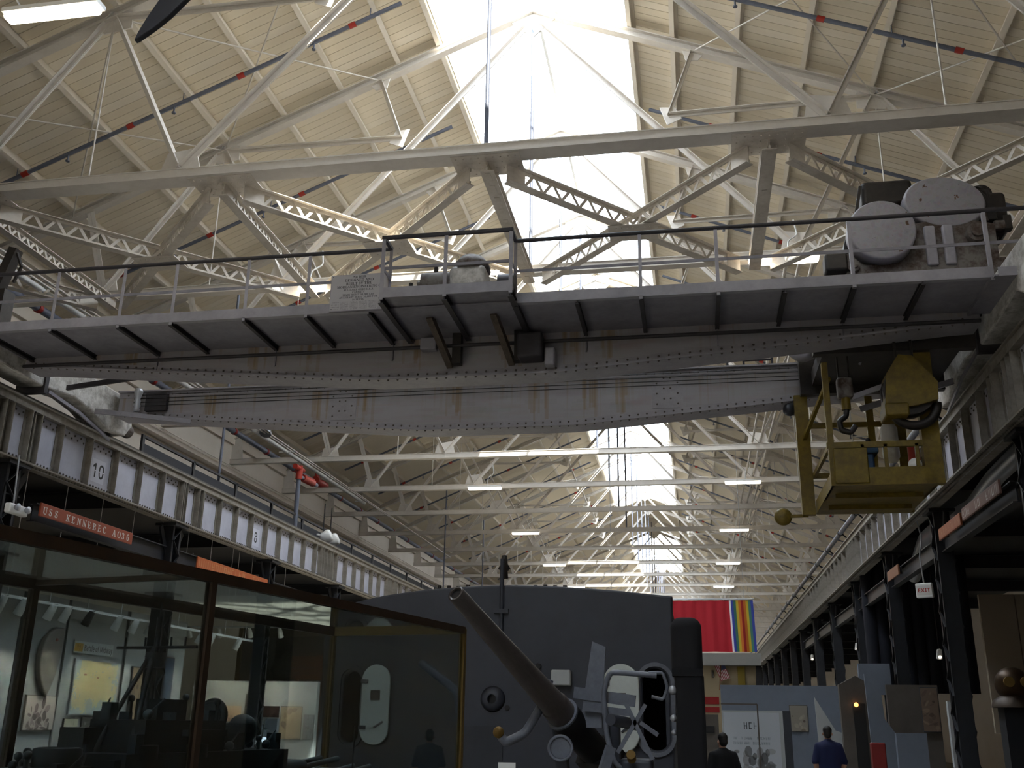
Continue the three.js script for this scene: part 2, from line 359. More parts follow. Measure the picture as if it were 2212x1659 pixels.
// ---------------------------------------------------------------- sprinkler pipes and other runs under the roof
{
  const main = thing('sprinkler_main', 'thick blue-grey sprinkler main running along the left wall top', 'pipe');
  part(main, 'pipe', merge(cyl(V(-17, 11.9, 20), V(-17, 11.9, ZF + 1), .11, 12)), M.pipe);
  for (let z = -4; z > -90; z -= 3.05) part(main, 'coupling', merge(cyl(V(-17, 11.9, z), V(-17, 11.9, z - .13), .135, 12)), M.redDark);
  part(main, 'check_valve', merge(cyl(V(-16.9, 11.95, -43), V(-16.9, 11.95, -44.3), .19, 12), cyl(V(-16.9, 11.95, -43.2), V(-16.9, 12.3, -43.2), .12, 10)), M.red);
  for (let k = -1; k < 13; k++) for (const s of [-1, 1]) {
    const z = trussZ(k) - 3.0, b = thing('sprinkler_branch', `grey sprinkler pipe with red couplings, ${s < 0 ? 'left' : 'right'} roof slope, ${k < 0 ? 'nearest bay' : ORD[k + 1] + ' bay beyond'}`, 'pipe', 'sprinkler branch pipes');
    const Q = (o, d = -.12) => V(CX + s * o, chordY(o) + d, z);
    part(b, 'pipe', merge(cyl(Q(2.8), Q(s < 0 ? 13.4 : 14.2), .05, 8)), M.pipe);
    for (const o of [3.9, 6.6, 9.3, 11.9]) part(b, 'coupling', merge(cyl(Q(o + (k & 1 ? .5 : 0)), Q(o + .16 + (k & 1 ? .5 : 0)), .066, 8)), M.red);
    for (const o of [3.55, 8.1, 12.2]) part(b, 'pipe_hanger', merge(cyl(Q(o), Q(o, .2), .012, 6)), M.pipe);
    for (const o of [4.9, 8.3, 10.9]) part(b, 'sprinkler_head', merge(cyl(Q(o), Q(o, -.32), .022, 6), cyl(Q(o, -.3), Q(o, -.33), .05, 8)), M.pipe);
  }
  const riser = thing('sprinkler_riser', 'grey upright pipe with red valve rising from the left walkway', 'pipe');
  part(riser, 'pipe', merge(cyl(V(-12.6, 6.75, -30.6), V(-12.6, 9.15, -30.6), .075, 12), cyl(V(-12.6, 9.1, -30.6), V(-12.75, 9.25, -32.6), .07, 12)), M.pipe);
  part(riser, 'valve', merge(cyl(V(-12.65, 9.15, -31.0), V(-12.7, 9.22, -32.1), .13, 12), cyl(V(-12.6, 9.0, -30.6), V(-12.6, 9.45, -30.6), .11, 12), cyl(V(-12.6, 9.35, -30.9), V(-12.6, 9.35, -30.2), .09, 10)), M.red);
  part(riser, 'coupling', merge(cyl(V(-12.6, 7.05, -30.6), V(-12.6, 7.2, -30.6), .1, 12)), M.red);
  const wp = thing('white_pipe', 'straight white pipe hung under the left truss chords', 'pipe');
  part(wp, 'pipe', merge(cyl(V(-15.2, 11.3, 0), V(-15.25, 11.3, -45.3), .075, 12)), M.whitePipe);
  for (let z = -8; z > -46; z -= 4.6) part(wp, 'clamp', merge(bar(V(-15.55, 11.3, z), V(-14.9, 11.3, z), .04), bar(V(-15.2, 11.3, z), V(-15.2, 11.6, z), .02)), M.whitePipe);
  ['inner', 'outer'].forEach((n, i) => { const w = thing('cable', `${n} of two thin pale cables strung beside the white pipe`, 'cable'); part(w, 'strand', merge(cyl(V(-14.65 - .28 * i, 11.3, 4), V(-15.0 - .05 * i, 11.3, -62), .028, 6)), M.truss); });
  const dish = thing('dome_lamp', 'round silver dome lamp near the left pipe under the crane girder', 'lamp');
  part(dish, 'dome', merge(new THREE.SphereGeometry(.22, 20, 12, 0, 7, 0, 1.7).rotateX(-.5).translate(-14.9, 11.25, -32.75)), M.galv); part(dish, 'stem', merge(cyl(V(-14.9, 11.35, -32.75), V(-14.9, 11.56, -32.8), .02, 6)), M.galv);
  for (const [x, n] of [[2.45, 'left'], [2.75, 'middle'], [3.05, 'right']]) { const c = thing('conduit_run', `${n} of three pale conduits lying along the truss chords right of centre`, 'conduit'); part(c, 'conduit', merge(cyl(V(x, 11.82, -22), V(x, 11.82, ZF + 1), .04, 6)), M.truss); }
  for (const [x0, z0, x1, z1, n] of [[-12.7, -25.2, -12.7, -25.2, 'beside the near railing'], [-12.9, -52, -12.9, -52, 'farther along the left railing'], [-12.9, -62, -12.9, -62, 'farthest along the left railing']]) { const r = thing('hanger_rod', 'slim dark grey drop rod from the roof ' + n, 'rod'); part(r, 'rod', merge(cyl(V(x0, 6.75, z0), V(x1, 13.6, z1), .04, 8)), M.pipe); }
}
// ---------------------------------------------------------------- crane runways on both sides
function printed(w, h, draw) { const t = canvas(w, h, draw); t.wrapS = t.wrapT = THREE.ClampToEdgeWrapping; return t; }
const face = (g) => { // a flat front face with texture running once over it (x to the right, y up, facing +z)
  return g;
};
function sheet(parent, name, w, h, tex, rough = .6, extra) { // printed sheet facing +z in the parent's axes
  const m = part(parent, name, new THREE.PlaneGeometry(w, h), std('#ffffff', rough, { map: tex }), extra); return m;
}
{
  const yb = 5.77, yt = 6.9, groups = [15.3, 21.7, 30.9, 38.4, 44.1, 49.7, 55.3, 61, 66.6];
  for (const [side, X, label] of [[1, -11.65, 'pale grey riveted crane runway girder with stiffened panels along the left side'], [-1, 4.74, 'riveted crane runway girder with stiffened web along the right side']]) {
    const g = thing('runway_girder', label, 'girder'), inner = X + side * .16;
    part(g, 'web', merge(span(X - .012, X + .012, yb, yt, ZF, 20)), M.runway);
    part(g, 'top_flange', merge(span(X - .18, X + .18, yt - .03, yt, ZF, 20), span(X, X + side * .14, yt - .16, yt - .03, ZF, 20).scale(1, 1, 1)), M.runwayEdge);
    part(g, 'bottom_flange', merge(span(X - .18, X + .18, yb, yb + .03, ZF, 20)), M.runwayEdge);
    part(g, 'flange_angle', merge(span(X + side * .012, X + side * .024, yb + .03, yb + .16, ZF, 20)), M.runway);
    part(g, 'crane_rail', merge(span(X - .035, X + .035, yt, yt + .1, ZF, 20), span(X - .07, X + .07, yt, yt + .02, ZF, 20)), M.rail);
    const sw = .13, st = merge(box(side * (.012 + sw / 2), 0, 0, sw, yt - yb - .1, .014), box(side * .02, 0, .04, .014, yt - yb - .1, .08)), zs = [];
    for (let z = 3.68; z > -96; z -= .96) zs.push(z);
    for (const c of groups) for (const d of [-.5, -.3, .3, .5]) zs.push(-c + d);
    const far = [];
    for (const z of zs) {
      if (z < -9 && z > -62) part(g, 'stiffener', st, M.runwayEdge).position.set(X, (yb + yt) / 2, z);
      else far.push(st.clone().translate(X, (yb + yt) / 2, z));
    }
    part(g, 'stiffeners', mergeGeometries(far), M.runwayEdge, STUFF);
    const rv = [];
    for (let z = -8; z > -46; z -= .1) { const t = side * .03 + X, k = Math.round(z * 10) & 1; rv.push([X + side * .014, yt - .22 - .07 * k, z]); rv.push([t, yb + .1, z]); rv.push([X + side * .1, yb - .004, z]); }
    dots(g, 'rivets', rv, .021, M.rivet);
    // stencilled bay numbers on the left web
    if (side > 0) for (const [txt, z] of [['10', -17.92], ['8', -25.6]]) {
      const m = sheet(g, 'stencilled_number', .46, .46, printed(128, 128, (c) => { c.fillStyle = '#c6c7d2'; c.fillRect(0, 0, 128, 128); c.fillStyle = '#17181b'; c.font = 'bold 104px monospace'; c.textAlign = 'center'; c.fillText(txt, 64, 100); c.fillStyle = '#c6c7d2'; c.fillRect(0, 61, 128, 6); }), .5);
      m.rotation.y = Math.PI / 2; m.position.set(X + .016, 6.2, z);
    }
  }
  // built-up columns below the girders
  for (let k = -1; k < 13; k++) for (const [X, s] of [[-11.75, 'left'], [4.95, 'right']]) {
    const z = trussZ(k) + (k === 0 ? .6 : 0), c = thing('runway_column', `dark grey laced steel column under the ${s} crane girder, ${k < 0 ? 'nearest' : ORD[k + 1] + ' from the near one'}`, 'column', 'runway columns');
    c.position.set(X, 0, z);
    for (const d of [-.19, .19]) part(c, 'channel', merge(box(0, 2.85, d, .3, 5.7, .02), box(.14, 2.85, d * .86, .02, 5.7, .08), box(-.14, 2.85, d * .86, .02, 5.7, .08)), M.steelDark);
    if (k < 5) for (let i = 0; i < 17; i++) for (const f of [-.155, .155]) part(c, 'lacing_bar', merge(bar(V(f, .25 + i * .32, i & 1 ? -.17 : .17), V(f, .57 + i * .32, i & 1 ? .17 : -.17), .012, .05, V(1, 0, 0))), M.steelDark);
    part(c, 'cap_plate', merge(box(0, 5.72, 0, .5, .06, .6)), M.steelDark); part(c, 'base_plate', merge(box(0, .02, 0, .6, .04, .6)), M.steelDark);
    if (k < 6) for (const f of [-1, 1]) part(c, 'knee_bracket', metres(plate([[0, 0], [f * .55, .9], [f * .45, .98], [f * -.0, .3]], .04).rotateY(Math.PI / 2).translate(0, 4.7, 0)), M.steelDark);
  }
  // horizontal tie beams carrying the ship name boards
  for (const [X, s] of [[-11.75, 'left'], [4.95, 'right']]) for (let k = -1; k < 6; k++) {
    const t = thing('tie_beam', `dark blue-grey tie beam between ${s} columns, ${k < 0 ? 'nearest' : ORD[k + 1] + ' beyond the nearest'} bay`, 'beam', 'column tie beams');
    part(t, 'beam', merge(ibeam(V(X, 5.05, trussZ(k) - .25), V(X, 5.05, trussZ(k + 1) + .25), .16, .34, .02, .02)), M.steelDark);
  }
  // walkway railing with dark panels above the left girder
  const r = thing('walkway_railing', 'dark grey panelled railing of the left side walkway', 'railing');
  part(r, 'top_rail', merge(bar(V(-12.6, 7.82, -21), V(-12.6, 7.82, -110), .06)), M.steelDark);
  part(r, 'bottom_rail', merge(bar(V(-12.6, 6.95, -21), V(-12.6, 6.95, -110), .04)), M.steelDark);
  for (let i = 0; i < 34; i++) { const z = -21 - i * 2.55; part(r, 'post', merge(span(-12.63, -12.57, 6.75, 7.85, z - .05, z + .05)), M.steelDark); part(r, 'panel', merge(span(-12.62, -12.6, 6.9, 7.66, z - .06, z - 2.48)), M.darkPanel); }
  const sp = thing('floodlight', 'pair of white floodlight heads on the left railing', 'lamp');
  for (const d of [-.35, .35]) { part(sp, 'lamp_head', metres(lathe([[.02, -.2], [.16, -.16], [.22, .1], [.2, .2], [0, .2]], 16).rotateZ(-1.1).rotateY(.5).translate(-12.3, 7.45, -33 + d)), M.white); part(sp, 'wire', merge(cyl(V(-12.4, 7.6, -33 + d), V(-12.4, 8.6, -33 + d), .02, 6)), M.black); }
  part(sp, 'bracket', merge(bar(V(-12.5, 7.5, -33.6), V(-12.5, 7.5, -32.4), .06)), M.white);
  // conduit and duct on the right girder
  const cr = thing('conductor_pipe', 'long grey pipe along the top of the right crane girder', 'pipe'); part(cr, 'pipe', merge(cyl(V(4.5, 7.18, -18.5), V(4.5, 7.18, -100), .07, 10)), M.pipe);
  for (let z = -19; z > -70; z -= 3.2) part(cr, 'bracket', merge(bar(V(4.5, 7.18, z), V(4.74, 6.95, z), .04), cyl(V(4.5, 7.18, z), V(4.5, 7.18, z - .12), .09, 10)), M.steelDark);
  const duct = thing('vent_pipe', 'grey elbowed vent pipe behind the right name boards', 'pipe'); part(duct, 'pipe', merge(tube([[5.5, 6.1, -14], [5.5, 5.95, -19], [5.45, 5.7, -20.6], [5.5, 5.85, -23], [5.5, 5.85, -25.2], [5.5, 5.2, -27]], .17, 60, 12)), M.galv);
}
const worn = (c, x0, x1, y0, y1, n, ink) => { // lettering too worn to read: upright strokes and short bars
  c.fillStyle = ink; const a = (x1 - x0) / n;
  for (let i = 0; i < n; i++) { if (rnd() < .1) continue; const x = x0 + i * a, h = y1 - y0; c.globalAlpha = .35 + .5 * rnd(); c.fillRect(x, y0, a * .18, h); if (rnd() < .7) c.fillRect(x + a * .5, y0, a * .16, h); if (rnd() < .6) c.fillRect(x, y0 + (rnd() < .5 ? 0 : h * .45), a * .6, h * .14); if (rnd() < .5) c.fillRect(x, y1 - h * .14, a * .6, h * .14); }
  c.globalAlpha = 1;
};
function board(label, txt, X, y, z0, z1, h, turn, back, ink, group) {
  const b = thing('name_board', label, 'sign', group); const w = Math.abs(z1 - z0);
  b.position.set(X, y, (z0 + z1) / 2); b.rotation.y = turn;
  part(b, 'plank', metres(new RoundedBoxGeometry(w, h, .04, 2, .008)), std(back, .6));
  for (const x of [-.35, .35]) part(b, 'bracket', merge(box(x * w, 0, -.055, .04, h * .7, .1)), M.steelDark);
  if (txt) { const m = sheet(b, 'lettering', w - .04, h - .03, printed(1024, Math.round(1024 * (h - .03) / (w - .04)), (c, W, H) => { c.fillStyle = back; c.fillRect(0, 0, W, H); for (let i = 0; i < 500; i++) { c.fillStyle = `rgba(30,10,0,${.05 * rnd()})`; c.fillRect(rnd() * W, rnd() * H, 30 * rnd(), 3); } c.fillStyle = ink; c.font = `bold ${Math.round(H * .86)}px serif`; c.textBaseline = 'middle'; c.textAlign = 'left'; if (typeof txt === 'number') return worn(c, 16, W - 16, H * .16, H * .86, txt, ink); let x = 14; const adv = (W - 28) / txt.length; for (const ch of txt) { c.fillText(ch, x, H * .54); x += adv; } }), .6); m.position.z = .022; }
  return b;
}
board('orange ship name board reading USS KENNEBEC AO36 on the left', 'USS KENNEBEC AO36', -11.56, 5.09, -16.2, -19.35, .24, Math.PI / 2, '#8f3f22', '#c9c4bd', 'ship name boards');
board('orange ship name board seen edge-on at the next left bay', 18, -11.56, 5.05, -22.3, -26.45, .26, Math.PI / 2, '#a8521f', '#b98a5a', 'ship name boards');
board('grey-red ship name board with pale letters high on the right', 13, 4.76, 5.17, -18.75, -16.4, .22, -Math.PI / 2, '#6a4a40', '#c4c0ba', 'ship name boards');
board('orange-brown ship name board beyond the grey one on the right', 9, 4.76, 5.14, -20.6, -18.9, .22, -Math.PI / 2, '#8a4a28', '#9a6a48', 'ship name boards');
board('short orange name board beyond the second column on the right', '', 4.76, 5.1, -26.3, -24.9, .24, -Math.PI / 2, '#7c5238', '#8a6a50', 'ship name boards');
{ const e = thing('exit_lamp', 'white emergency light box hung under the left girder', 'lamp');
  e.position.set(-11.4, 4.9, -15.35); e.rotation.y = Math.PI / 2;
  part(e, 'housing', metres(new RoundedBoxGeometry(.5, .17, .12, 3, .03)), M.white);
  for (const d of [-.14, .14]) part(e, 'lamp_head', metres(lathe([[.02, 0], [.05, .03], [.065, .08], [0, .08]], 14).rotateX(Math.PI / 2).translate(d, .02, .06)), M.galv);
  part(e, 'conduit', merge(cyl(V(-.1, .08, 0), V(-.1, .95, -.05), .014, 6)), M.galv);
  const x = thing('exit_sign', 'white box sign with red lettering hung on a right column', 'sign'); x.position.set(4.75, 4.3, -22.4); x.rotation.y = -.5;
  part(x, 'housing', metres(new RoundedBoxGeometry(.34, .3, .1, 2, .02)), M.white);
  sheet(x, 'lettering', .3, .2, printed(128, 96, (c) => { c.fillStyle = '#d9d4d0'; c.fillRect(0, 0, 128, 96); c.fillStyle = '#a3332b'; c.font = 'bold 52px sans-serif'; c.textAlign = 'center'; c.fillText('EXIT', 64, 66); })).position.z = .052;
  part(x, 'conduit', merge(tube([[0, .15, 0], [-.02, .7, 0], [.05, 1.1, 0], [0, 1.45, 0]], .016, 20, 6)), M.galv);
}

// ---------------------------------------------------------------- the bridge crane
const bridge = thing('bridge_crane', 'grey riveted overhead bridge crane spanning the hall', 'crane');
const rustWeb = canvas(2048, 128, (c, W, H) => {
  c.fillStyle = '#959297'; c.fillRect(0, 0, W, H);
  for (let i = 0; i < 900; i++) { c.fillStyle = `rgba(${90 + 60 * rnd()},${80 + 50 * rnd()},${70 + 50 * rnd()},${.08 * rnd()})`; c.fillRect(rnd() * W, rnd() * H, 20 + 60 * rnd(), 4 + 10 * rnd()); }
  for (let i = 0; i < 130; i++) { // rust runs down from the flange
    const x = rnd() * W, w = 2 + 9 * rnd() ** 2, len = H * (.25 + .75 * rnd()), a = .08 + .25 * rnd() ** 2;
    const gr = c.createLinearGradient(0, 0, 0, len); gr.addColorStop(0, `rgba(116,84,38,${a})`); gr.addColorStop(1, 'rgba(116,84,38,0)');
    c.fillStyle = gr; c.fillRect(x, 0, w, len);
  }
  for (const x of [260, 560, 680, 905, 1120, 1250, 1330]) for (let k = 0; k < 8; k++) { c.fillStyle = `rgba(112,78,30,${.1 + .15 * rnd()})`; c.fillRect(x + 44 * (rnd() - .5), 8 * rnd(), 3 + 8 * rnd(), H * (.4 + .5 * rnd())); }
});
{
  const rustPaint = std('#ffffff', .5, { map: rustWeb });
  const prof = (x) => { const t = Math.max(0, (Math.abs(x - CX) - 1.4)) / 6.2; return 6.8 + .5 * Math.min(1, t) ** 1.05; };
  const X0 = -11.3, X1 = 4.35, top = 7.8, N = 44;
  for (const [zc, who] of [[-14.98, 'near'], [-17.95, 'far']]) {
    const g = new THREE.Group(); g.name = 'bridge_girder'; bridge.add(g); g.userData.label = who === 'near' ? 'grey girder under the walkway' : 'rust-streaked girder beyond the walkway';
    const s = new THREE.Shape(); s.moveTo(X0, top); for (let i = 0; i <= N; i++) { const x = X0 + (X1 - X0) * i / N; s.lineTo(x, prof(x)); } s.lineTo(X1, top); s.closePath();
    let web = new THREE.ExtrudeGeometry(s, { depth: .34, bevelEnabled: false }).translate(0, 0, zc - .17);
    { const p = web.attributes.position, uv = new Float32Array(p.count * 2); for (let i = 0; i < p.count; i++) { uv[2 * i] = (p.getX(i) - X0) / (X1 - X0); uv[2 * i + 1] = (p.getY(i) - 6.75) / 1.05; } web.setAttribute('uv', new THREE.BufferAttribute(uv, 2)); }
    part(g, 'web', web, rustPaint);
    const strip = (y0, y1, zz0, zz1) => { const q = new THREE.Shape(), pts = []; for (let i = 0; i <= N; i++) { const x = X0 + (X1 - X0) * i / N; pts.push([x, prof(x)]); } pts.forEach(([x, y], i) => i ? q.lineTo(x, y + y0) : q.moveTo(x, y + y0)); pts.reverse().forEach(([x, y]) => q.lineTo(x, y + y1)); q.closePath(); return new THREE.ExtrudeGeometry(q, { depth: zz1 - zz0, bevelEnabled: false }).translate(0, 0, zz0); };
    part(g, 'bottom_flange', metres(mergeGeometries([strip(-.03, 0, zc - .26, zc + .26), strip(0, .1, zc + .17, zc + .185)].map(plain))), M.webPaint);
    part(g, 'top_flange', merge(span(X0, X1, top - .03, top, zc - .26, zc + .26), span(X0, X1, top - .13, top - .03, zc + .17, zc + .185)), M.webPaint);
    part(g, 'trolley_rail', merge(span(X0, X1, top, top + .08, zc - .03, zc + .03)), M.rail);
    const rv = [];
    for (let x = X0 + .2; x < X1 - .2; x += .16) { rv.push([x, prof(x) + .055, zc + .19]); rv.push([x, prof(x) - .035, zc + .22]); if (who === 'far') rv.push([x, top - .08, zc + .19]); }
    if (who === 'far') for (const x of [-6.55, -.32]) { part(g, 'splice_plate', merge(span(x - .28, x + .28, prof(x) + .12, top - .16, zc + .17, zc + .182)), M.webPaint); for (let i = 0; i < 6; i++) for (const u of (i & 1 ? [-.06, .06] : [-.19, .19])) rv.push([x + u, prof(x) + .2 + i * .1, zc + .186]); }
    dots(g, 'rivets', rv, .018, M.rusty);
    if (who === 'far') for (let i = 0; i < 4; i++) part(g, 'conductor_wire', merge(cyl(V(-10.9, 7.68 - i * .075, zc + .3), V(3.9, 7.68 - i * .075, zc + .3), .009, 5)), M.black);
    if (who === 'far') { part(g, 'insulator_post', metres(lathe([[.05, 0], [.07, .05], [.05, .08], [.075, .13], [.05, .17], [.07, .22], [.05, .27], [.07, .34], [.09, .42], [.06, .48], [0, .5]], 14).translate(-10.75, 7.3, zc + .42)), M.galv); part(g, 'wire_bracket', merge(span(-10.65, -10.2, 7.35, 7.72, zc + .22, zc + .3)), M.craneDark); }
  }
  // walkway along the near girder
  const wy = 7.46, zf = -13.5, zb = -14.8, posts = [-12.3, -11.15, -9.98, -8.8, -7.9, -6.68, -5.67, -4.66];
  const right = [-2.4, -1.5, -.57, .53, 1.45, 2.39, 3.3, 4.2];
  const all = [...posts, ...right].sort((a, b) => a - b);
  for (let i = 0; i + 1 < all.length; i++) {
    part(bridge, 'deck_plate', merge(span(all[i], all[i + 1] - .008, wy, wy + .02, zb, zf)), M.crane);
    part(bridge, 'deck_joist', merge(ibeam(V(all[i], wy - .04, zf), V(all[i], wy - .04, zb), .06, .08, .012, .012)), M.craneDark);
    if (i % 2 && all[i] > -9.5) part(bridge, 'web_bracket', merge(span(all[i] - .01, all[i] + .01, wy - .35, wy - .05, zb + .02, zb - .03)), M.crane);
  }
  part(bridge, 'deck_joist', merge(bar(V(4.2, wy - .03, zf), V(4.2, wy - .03, zb), .05, .06)), M.crane);
  part(bridge, 'toe_board', merge(span(-12.5, -4.4, wy - .01, wy + .14, zf, zf + .012), span(-12.5, -4.4, wy - .02, wy, zf - .08, zf + .01)), M.craneLight);
  part(bridge, 'toe_board', merge(span(-2.4, 4.2, wy - .01, wy + .14, zf, zf + .012), span(-2.4, 4.2, wy - .02, wy, zf - .08, zf + .01)), M.craneLight);
  part(bridge, 'deck_plate', merge(span(4.2, 5.6, wy - .04, wy - .02, zb, zf + .1)), M.crane);
  part(bridge, 'toe_board', merge(span(4.25, 5.6, wy - .05, wy + .08, zf + .1, zf + .112)), M.craneLight);
  part(bridge, 'railing_post', merge(bar(V(4.8, wy, zf), V(4.8, wy + 1, zf), .05)), M.craneLight);
  for (const x of [-12.3, -11.15, -9.98, -8.8, -7.9, -6.68, -5.67, -.57, .53, 2.39, 4.2]) part(bridge, 'railing_post', merge(span(x - .025, x + .025, wy - .06, wy + 1.0, zf, zf + .01), span(x - .025, x - .015, wy - .06, wy + 1.0, zf - .045, zf)), M.craneLight);
  for (const [a, b] of [[-12.5, -4.36], [-2.42, 5.6]]) { part(bridge, 'top_rail', merge(cyl(V(a, wy + 1.0, zf), V(b, wy + 1.0, zf), .032, 10)), M.craneDark); part(bridge, 'mid_rail', merge(span(a, b, wy + .48, wy + .525, zf - .012, zf)), M.crane); }
  // the bumped-out drive platform
  const px0 = -4.36, px1 = -2.42, pz = -13.12, py = wy + .03;
  for (const [a, b] of [[px0, -3.4], [-3.4, px1]]) part(bridge, 'deck_plate', merge(span(a, b - .008, py, py + .02, zb + .35, pz)), M.crane);
  part(bridge, 'toe_board', merge(span(px0, px1, py - .01, py + .15, pz, pz + .012), span(px0 - .012, px0, py - .01, py + .15, pz, zf), span(px1, px1 + .012, py - .01, py + .15, pz, zf)), M.craneLight);
  for (const x of [px0, -3.4, px1]) { part(bridge, 'railing_post', merge(span(x - .028, x + .028, py - .04, py + .96, pz, pz + .01), span(x - .028, x - .018, py - .04, py + .96, pz - .05, pz)), M.craneLight); part(bridge, 'deck_joist', merge(ibeam(V(x, py - .05, pz), V(x, py - .05, zb), .08, .1, .012, .014)), M.craneDark); }
  part(bridge, 'top_rail', merge(bar(V(px0 - .03, py + .97, pz), V(px1 + .03, py + .97, pz), .05), bar(V(px0, py + .97, pz), V(px0, py + .97, zf), .05), bar(V(px1, py + .97, pz), V(px1, py + .97, zf), .05)), M.craneDark);
  part(bridge, 'mid_rail', merge(bar(V(px0, py + .47, pz - .01), V(px1, py + .47, pz - .01), .02, .045), bar(V(px0, py + .47, pz), V(px0, py + .47, zf), .02, .045), bar(V(px1, py + .47, pz), V(px1, py + .47, zf), .02, .045)), M.crane);
  for (const x of [px0, px1]) part(bridge, 'railing_post', merge(span(x - .025, x + .025, wy - .04, wy + 1, zf, zf + .01)), M.craneLight);
  // drive gear: motor on the platform, brake posts and gear case below
  const motor = new THREE.Group(); motor.name = 'drive_motor'; motor.userData.label = 'dirty grey drive motor and gear casing'; bridge.add(motor); motor.position.set(-3.2, py + .02, -13.42); motor.scale.setScalar(1.1);
  part(motor, 'bed', merge(box(0, .04, 0, 1.25, .08, .5)), M.rusty);
  part(motor, 'gear_case', metres(new RoundedBoxGeometry(.5, .36, .45, 3, .08).translate(.1, .24, 0)), M.casting);
  part(motor, 'case_top', metres(lathe([[0, .2], [.16, .2], [.24, .1], [.26, 0], [.2, 0]], 18).translate(.12, .4, 0)), M.rusty);
  part(motor, 'armature', merge(cyl(V(-.55, .22, 0), V(-.12, .22, 0), .19, 18), cyl(V(-.62, .22, 0), V(-.55, .22, 0), .09, 12)), M.rusty);
  part(motor, 'brake_drum', merge(cyl(V(.5, .17, 0), V(.72, .17, 0), .16, 20), cyl(V(.36, .17, 0), V(.5, .17, 0), .05, 10)), M.craneDark);
  part(motor, 'oil_cup', merge(cyl(V(-.38, .4, 0), V(-.38, .5, 0), .03, 8), cyl(V(-.7, .05, .1), V(-.7, .24, .1), .03, 8)), M.grease);
  const gear = new THREE.Group(); gear.name = 'under_gear'; bridge.add(gear);
  for (const x of [-3.72, -2.72]) { part(gear, 'post', merge(bar(V(x - .1, py - .02, -13.9), V(x + .05, 6.95, -14.75), .1, .1)), M.brownPost); part(gear, 'post', merge(span(x + .1, x + .24, 6.95, py, -14.6, -14.75)), M.grease); }
  part(gear, 'gear_case', metres(new RoundedBoxGeometry(.4, .42, .35, 3, .05).translate(-2.35, 7.15, -14.6)), M.craneDark);
  part(gear, 'junction_box', metres(new RoundedBoxGeometry(.26, .2, .16, 2, .02).translate(-4.0, 7.28, -14.6)), M.crane);
  part(gear, 'line_shaft', merge(cyl(V(-11.2, 7.25, -14.62), V(4.3, 7.25, -14.62), .03, 10)), M.craneDark);
  part(gear, 'bearing', metres(new RoundedBoxGeometry(.16, .3, .16, 2, .03).translate(-2.05, 6.98, -14.62)), M.craneLight);
  // maker's plate on the railing
  const sign = new THREE.Group(); sign.name = 'makers_plate'; sign.userData.label = 'white plate with black lettering and capacity table'; bridge.add(sign); sign.position.set(-4.82, 7.745, -13.45);
  part(sign, 'board', metres(new RoundedBoxGeometry(.92, .6, .012, 2, .006)), M.craneLight);
  sheet(sign, 'lettering', .9, .58, printed(900, 580, (c, W) => {
    c.fillStyle = '#aaa8ac'; c.fillRect(0, 0, W, 580); c.fillStyle = '#26242a'; c.textAlign = 'center';
    for (const [t, x, y, s, wd] of [['No 1618', 440, 52, 52, 300], ['DESIGNED AND', 440, 108, 58, 660], ['BUILT BY THE', 440, 164, 58, 660], ['MORGAN ENGINEERING Co', 455, 216, 52, 820], ['ALLIANCE OHIO U.S.A.', 440, 262, 42, 640], ['CAPACITY', 440, 300, 38, 300], ['MAIN HOIST 50,000 LBS', 440, 344, 42, 720], ['AUXILIARY HOIST 10,000 FOR', 440, 386, 40, 830], ['PATENTS', 440, 426, 38, 280]]) { c.font = `bold ${s}px serif`; c.fillText(t, x, y, wd); }
    for (let r = 0; r < 7; r++) for (let k = 0; k < 6; k++) if (k || r % 2 === 0) worn(c, 20 + k * 148, 20 + k * 148 + 128, 440 + r * 19, 453 + r * 19, 12, '#3a383e');
    c.fillStyle = '#2c2a2e'; for (const [x, y] of [[24, 24], [876, 24], [24, 556], [876, 556]]) { c.beginPath(); c.arc(x, y, 9, 0, 7); c.fill(); }
  }), .45).position.z = .008;
  part(bridge, 'collector_gear', merge(bar(V(-12.0, 8.6, -14.6), V(-11.75, 9.5, -14.6), .16, .2), bar(V(-11.75, 9.5, -14.6), V(-11.5, 9.1, -14.5), .04), bar(V(-11.5, 9.1, -14.5), V(-11.6, 8.8, -14.5), .04), span(-12.2, -11.75, 7.8, 8.7, -14.5, -14.8)), M.grease);
  // end trucks riding on the runway rails
  for (const [X, s, m] of [[-11.62, 1, M.casting], [4.74, -1, M.casting]]) {
    const e = new THREE.Group(); e.name = 'end_truck'; e.userData.label = s > 0 ? 'scuffed white cast end truck on the left rail' : 'cast end truck on the right rail'; bridge.add(e);
    const S = new THREE.Shape(); // x stands for depth into the hall
    [[11.9, 7.55], [12.0, 7.1], [12.6, 7.0], [13.1, 7.02], [13.6, 7.3], [14.6, 7.22], [15.5, 7.2], [16.4, 7.3], [17.0, 7.22], [17.7, 7.0], [18.25, 7.05], [18.45, 7.3], [18.4, 7.55], [18.0, 7.78], [15.4, 7.86], [12.4, 7.78]].forEach((p, i) => i ? S.lineTo(...p) : S.moveTo(...p)); S.closePath();
    part(e, 'casting', metres(new THREE.ExtrudeGeometry(S, { depth: .44, bevelEnabled: true, bevelSize: .03, bevelThickness: .03, bevelSegments: 2 }).rotateY(Math.PI / 2).translate(X - .22, 0, 0)), m);
    for (const z of [-12.55, -17.85]) part(e, 'wheel', merge(cyl(V(X - .09, 7.3, z), V(X + .09, 7.3, z), .3, 24), cyl(V(X + .09, 7.3, z), V(X + .12, 7.3, z), .34, 24)), M.grease);
    part(e, 'splice_flange', merge(span(X - .29, X + .29, 7.05, 7.9, -15.45, -15.55)), M.craneDark);
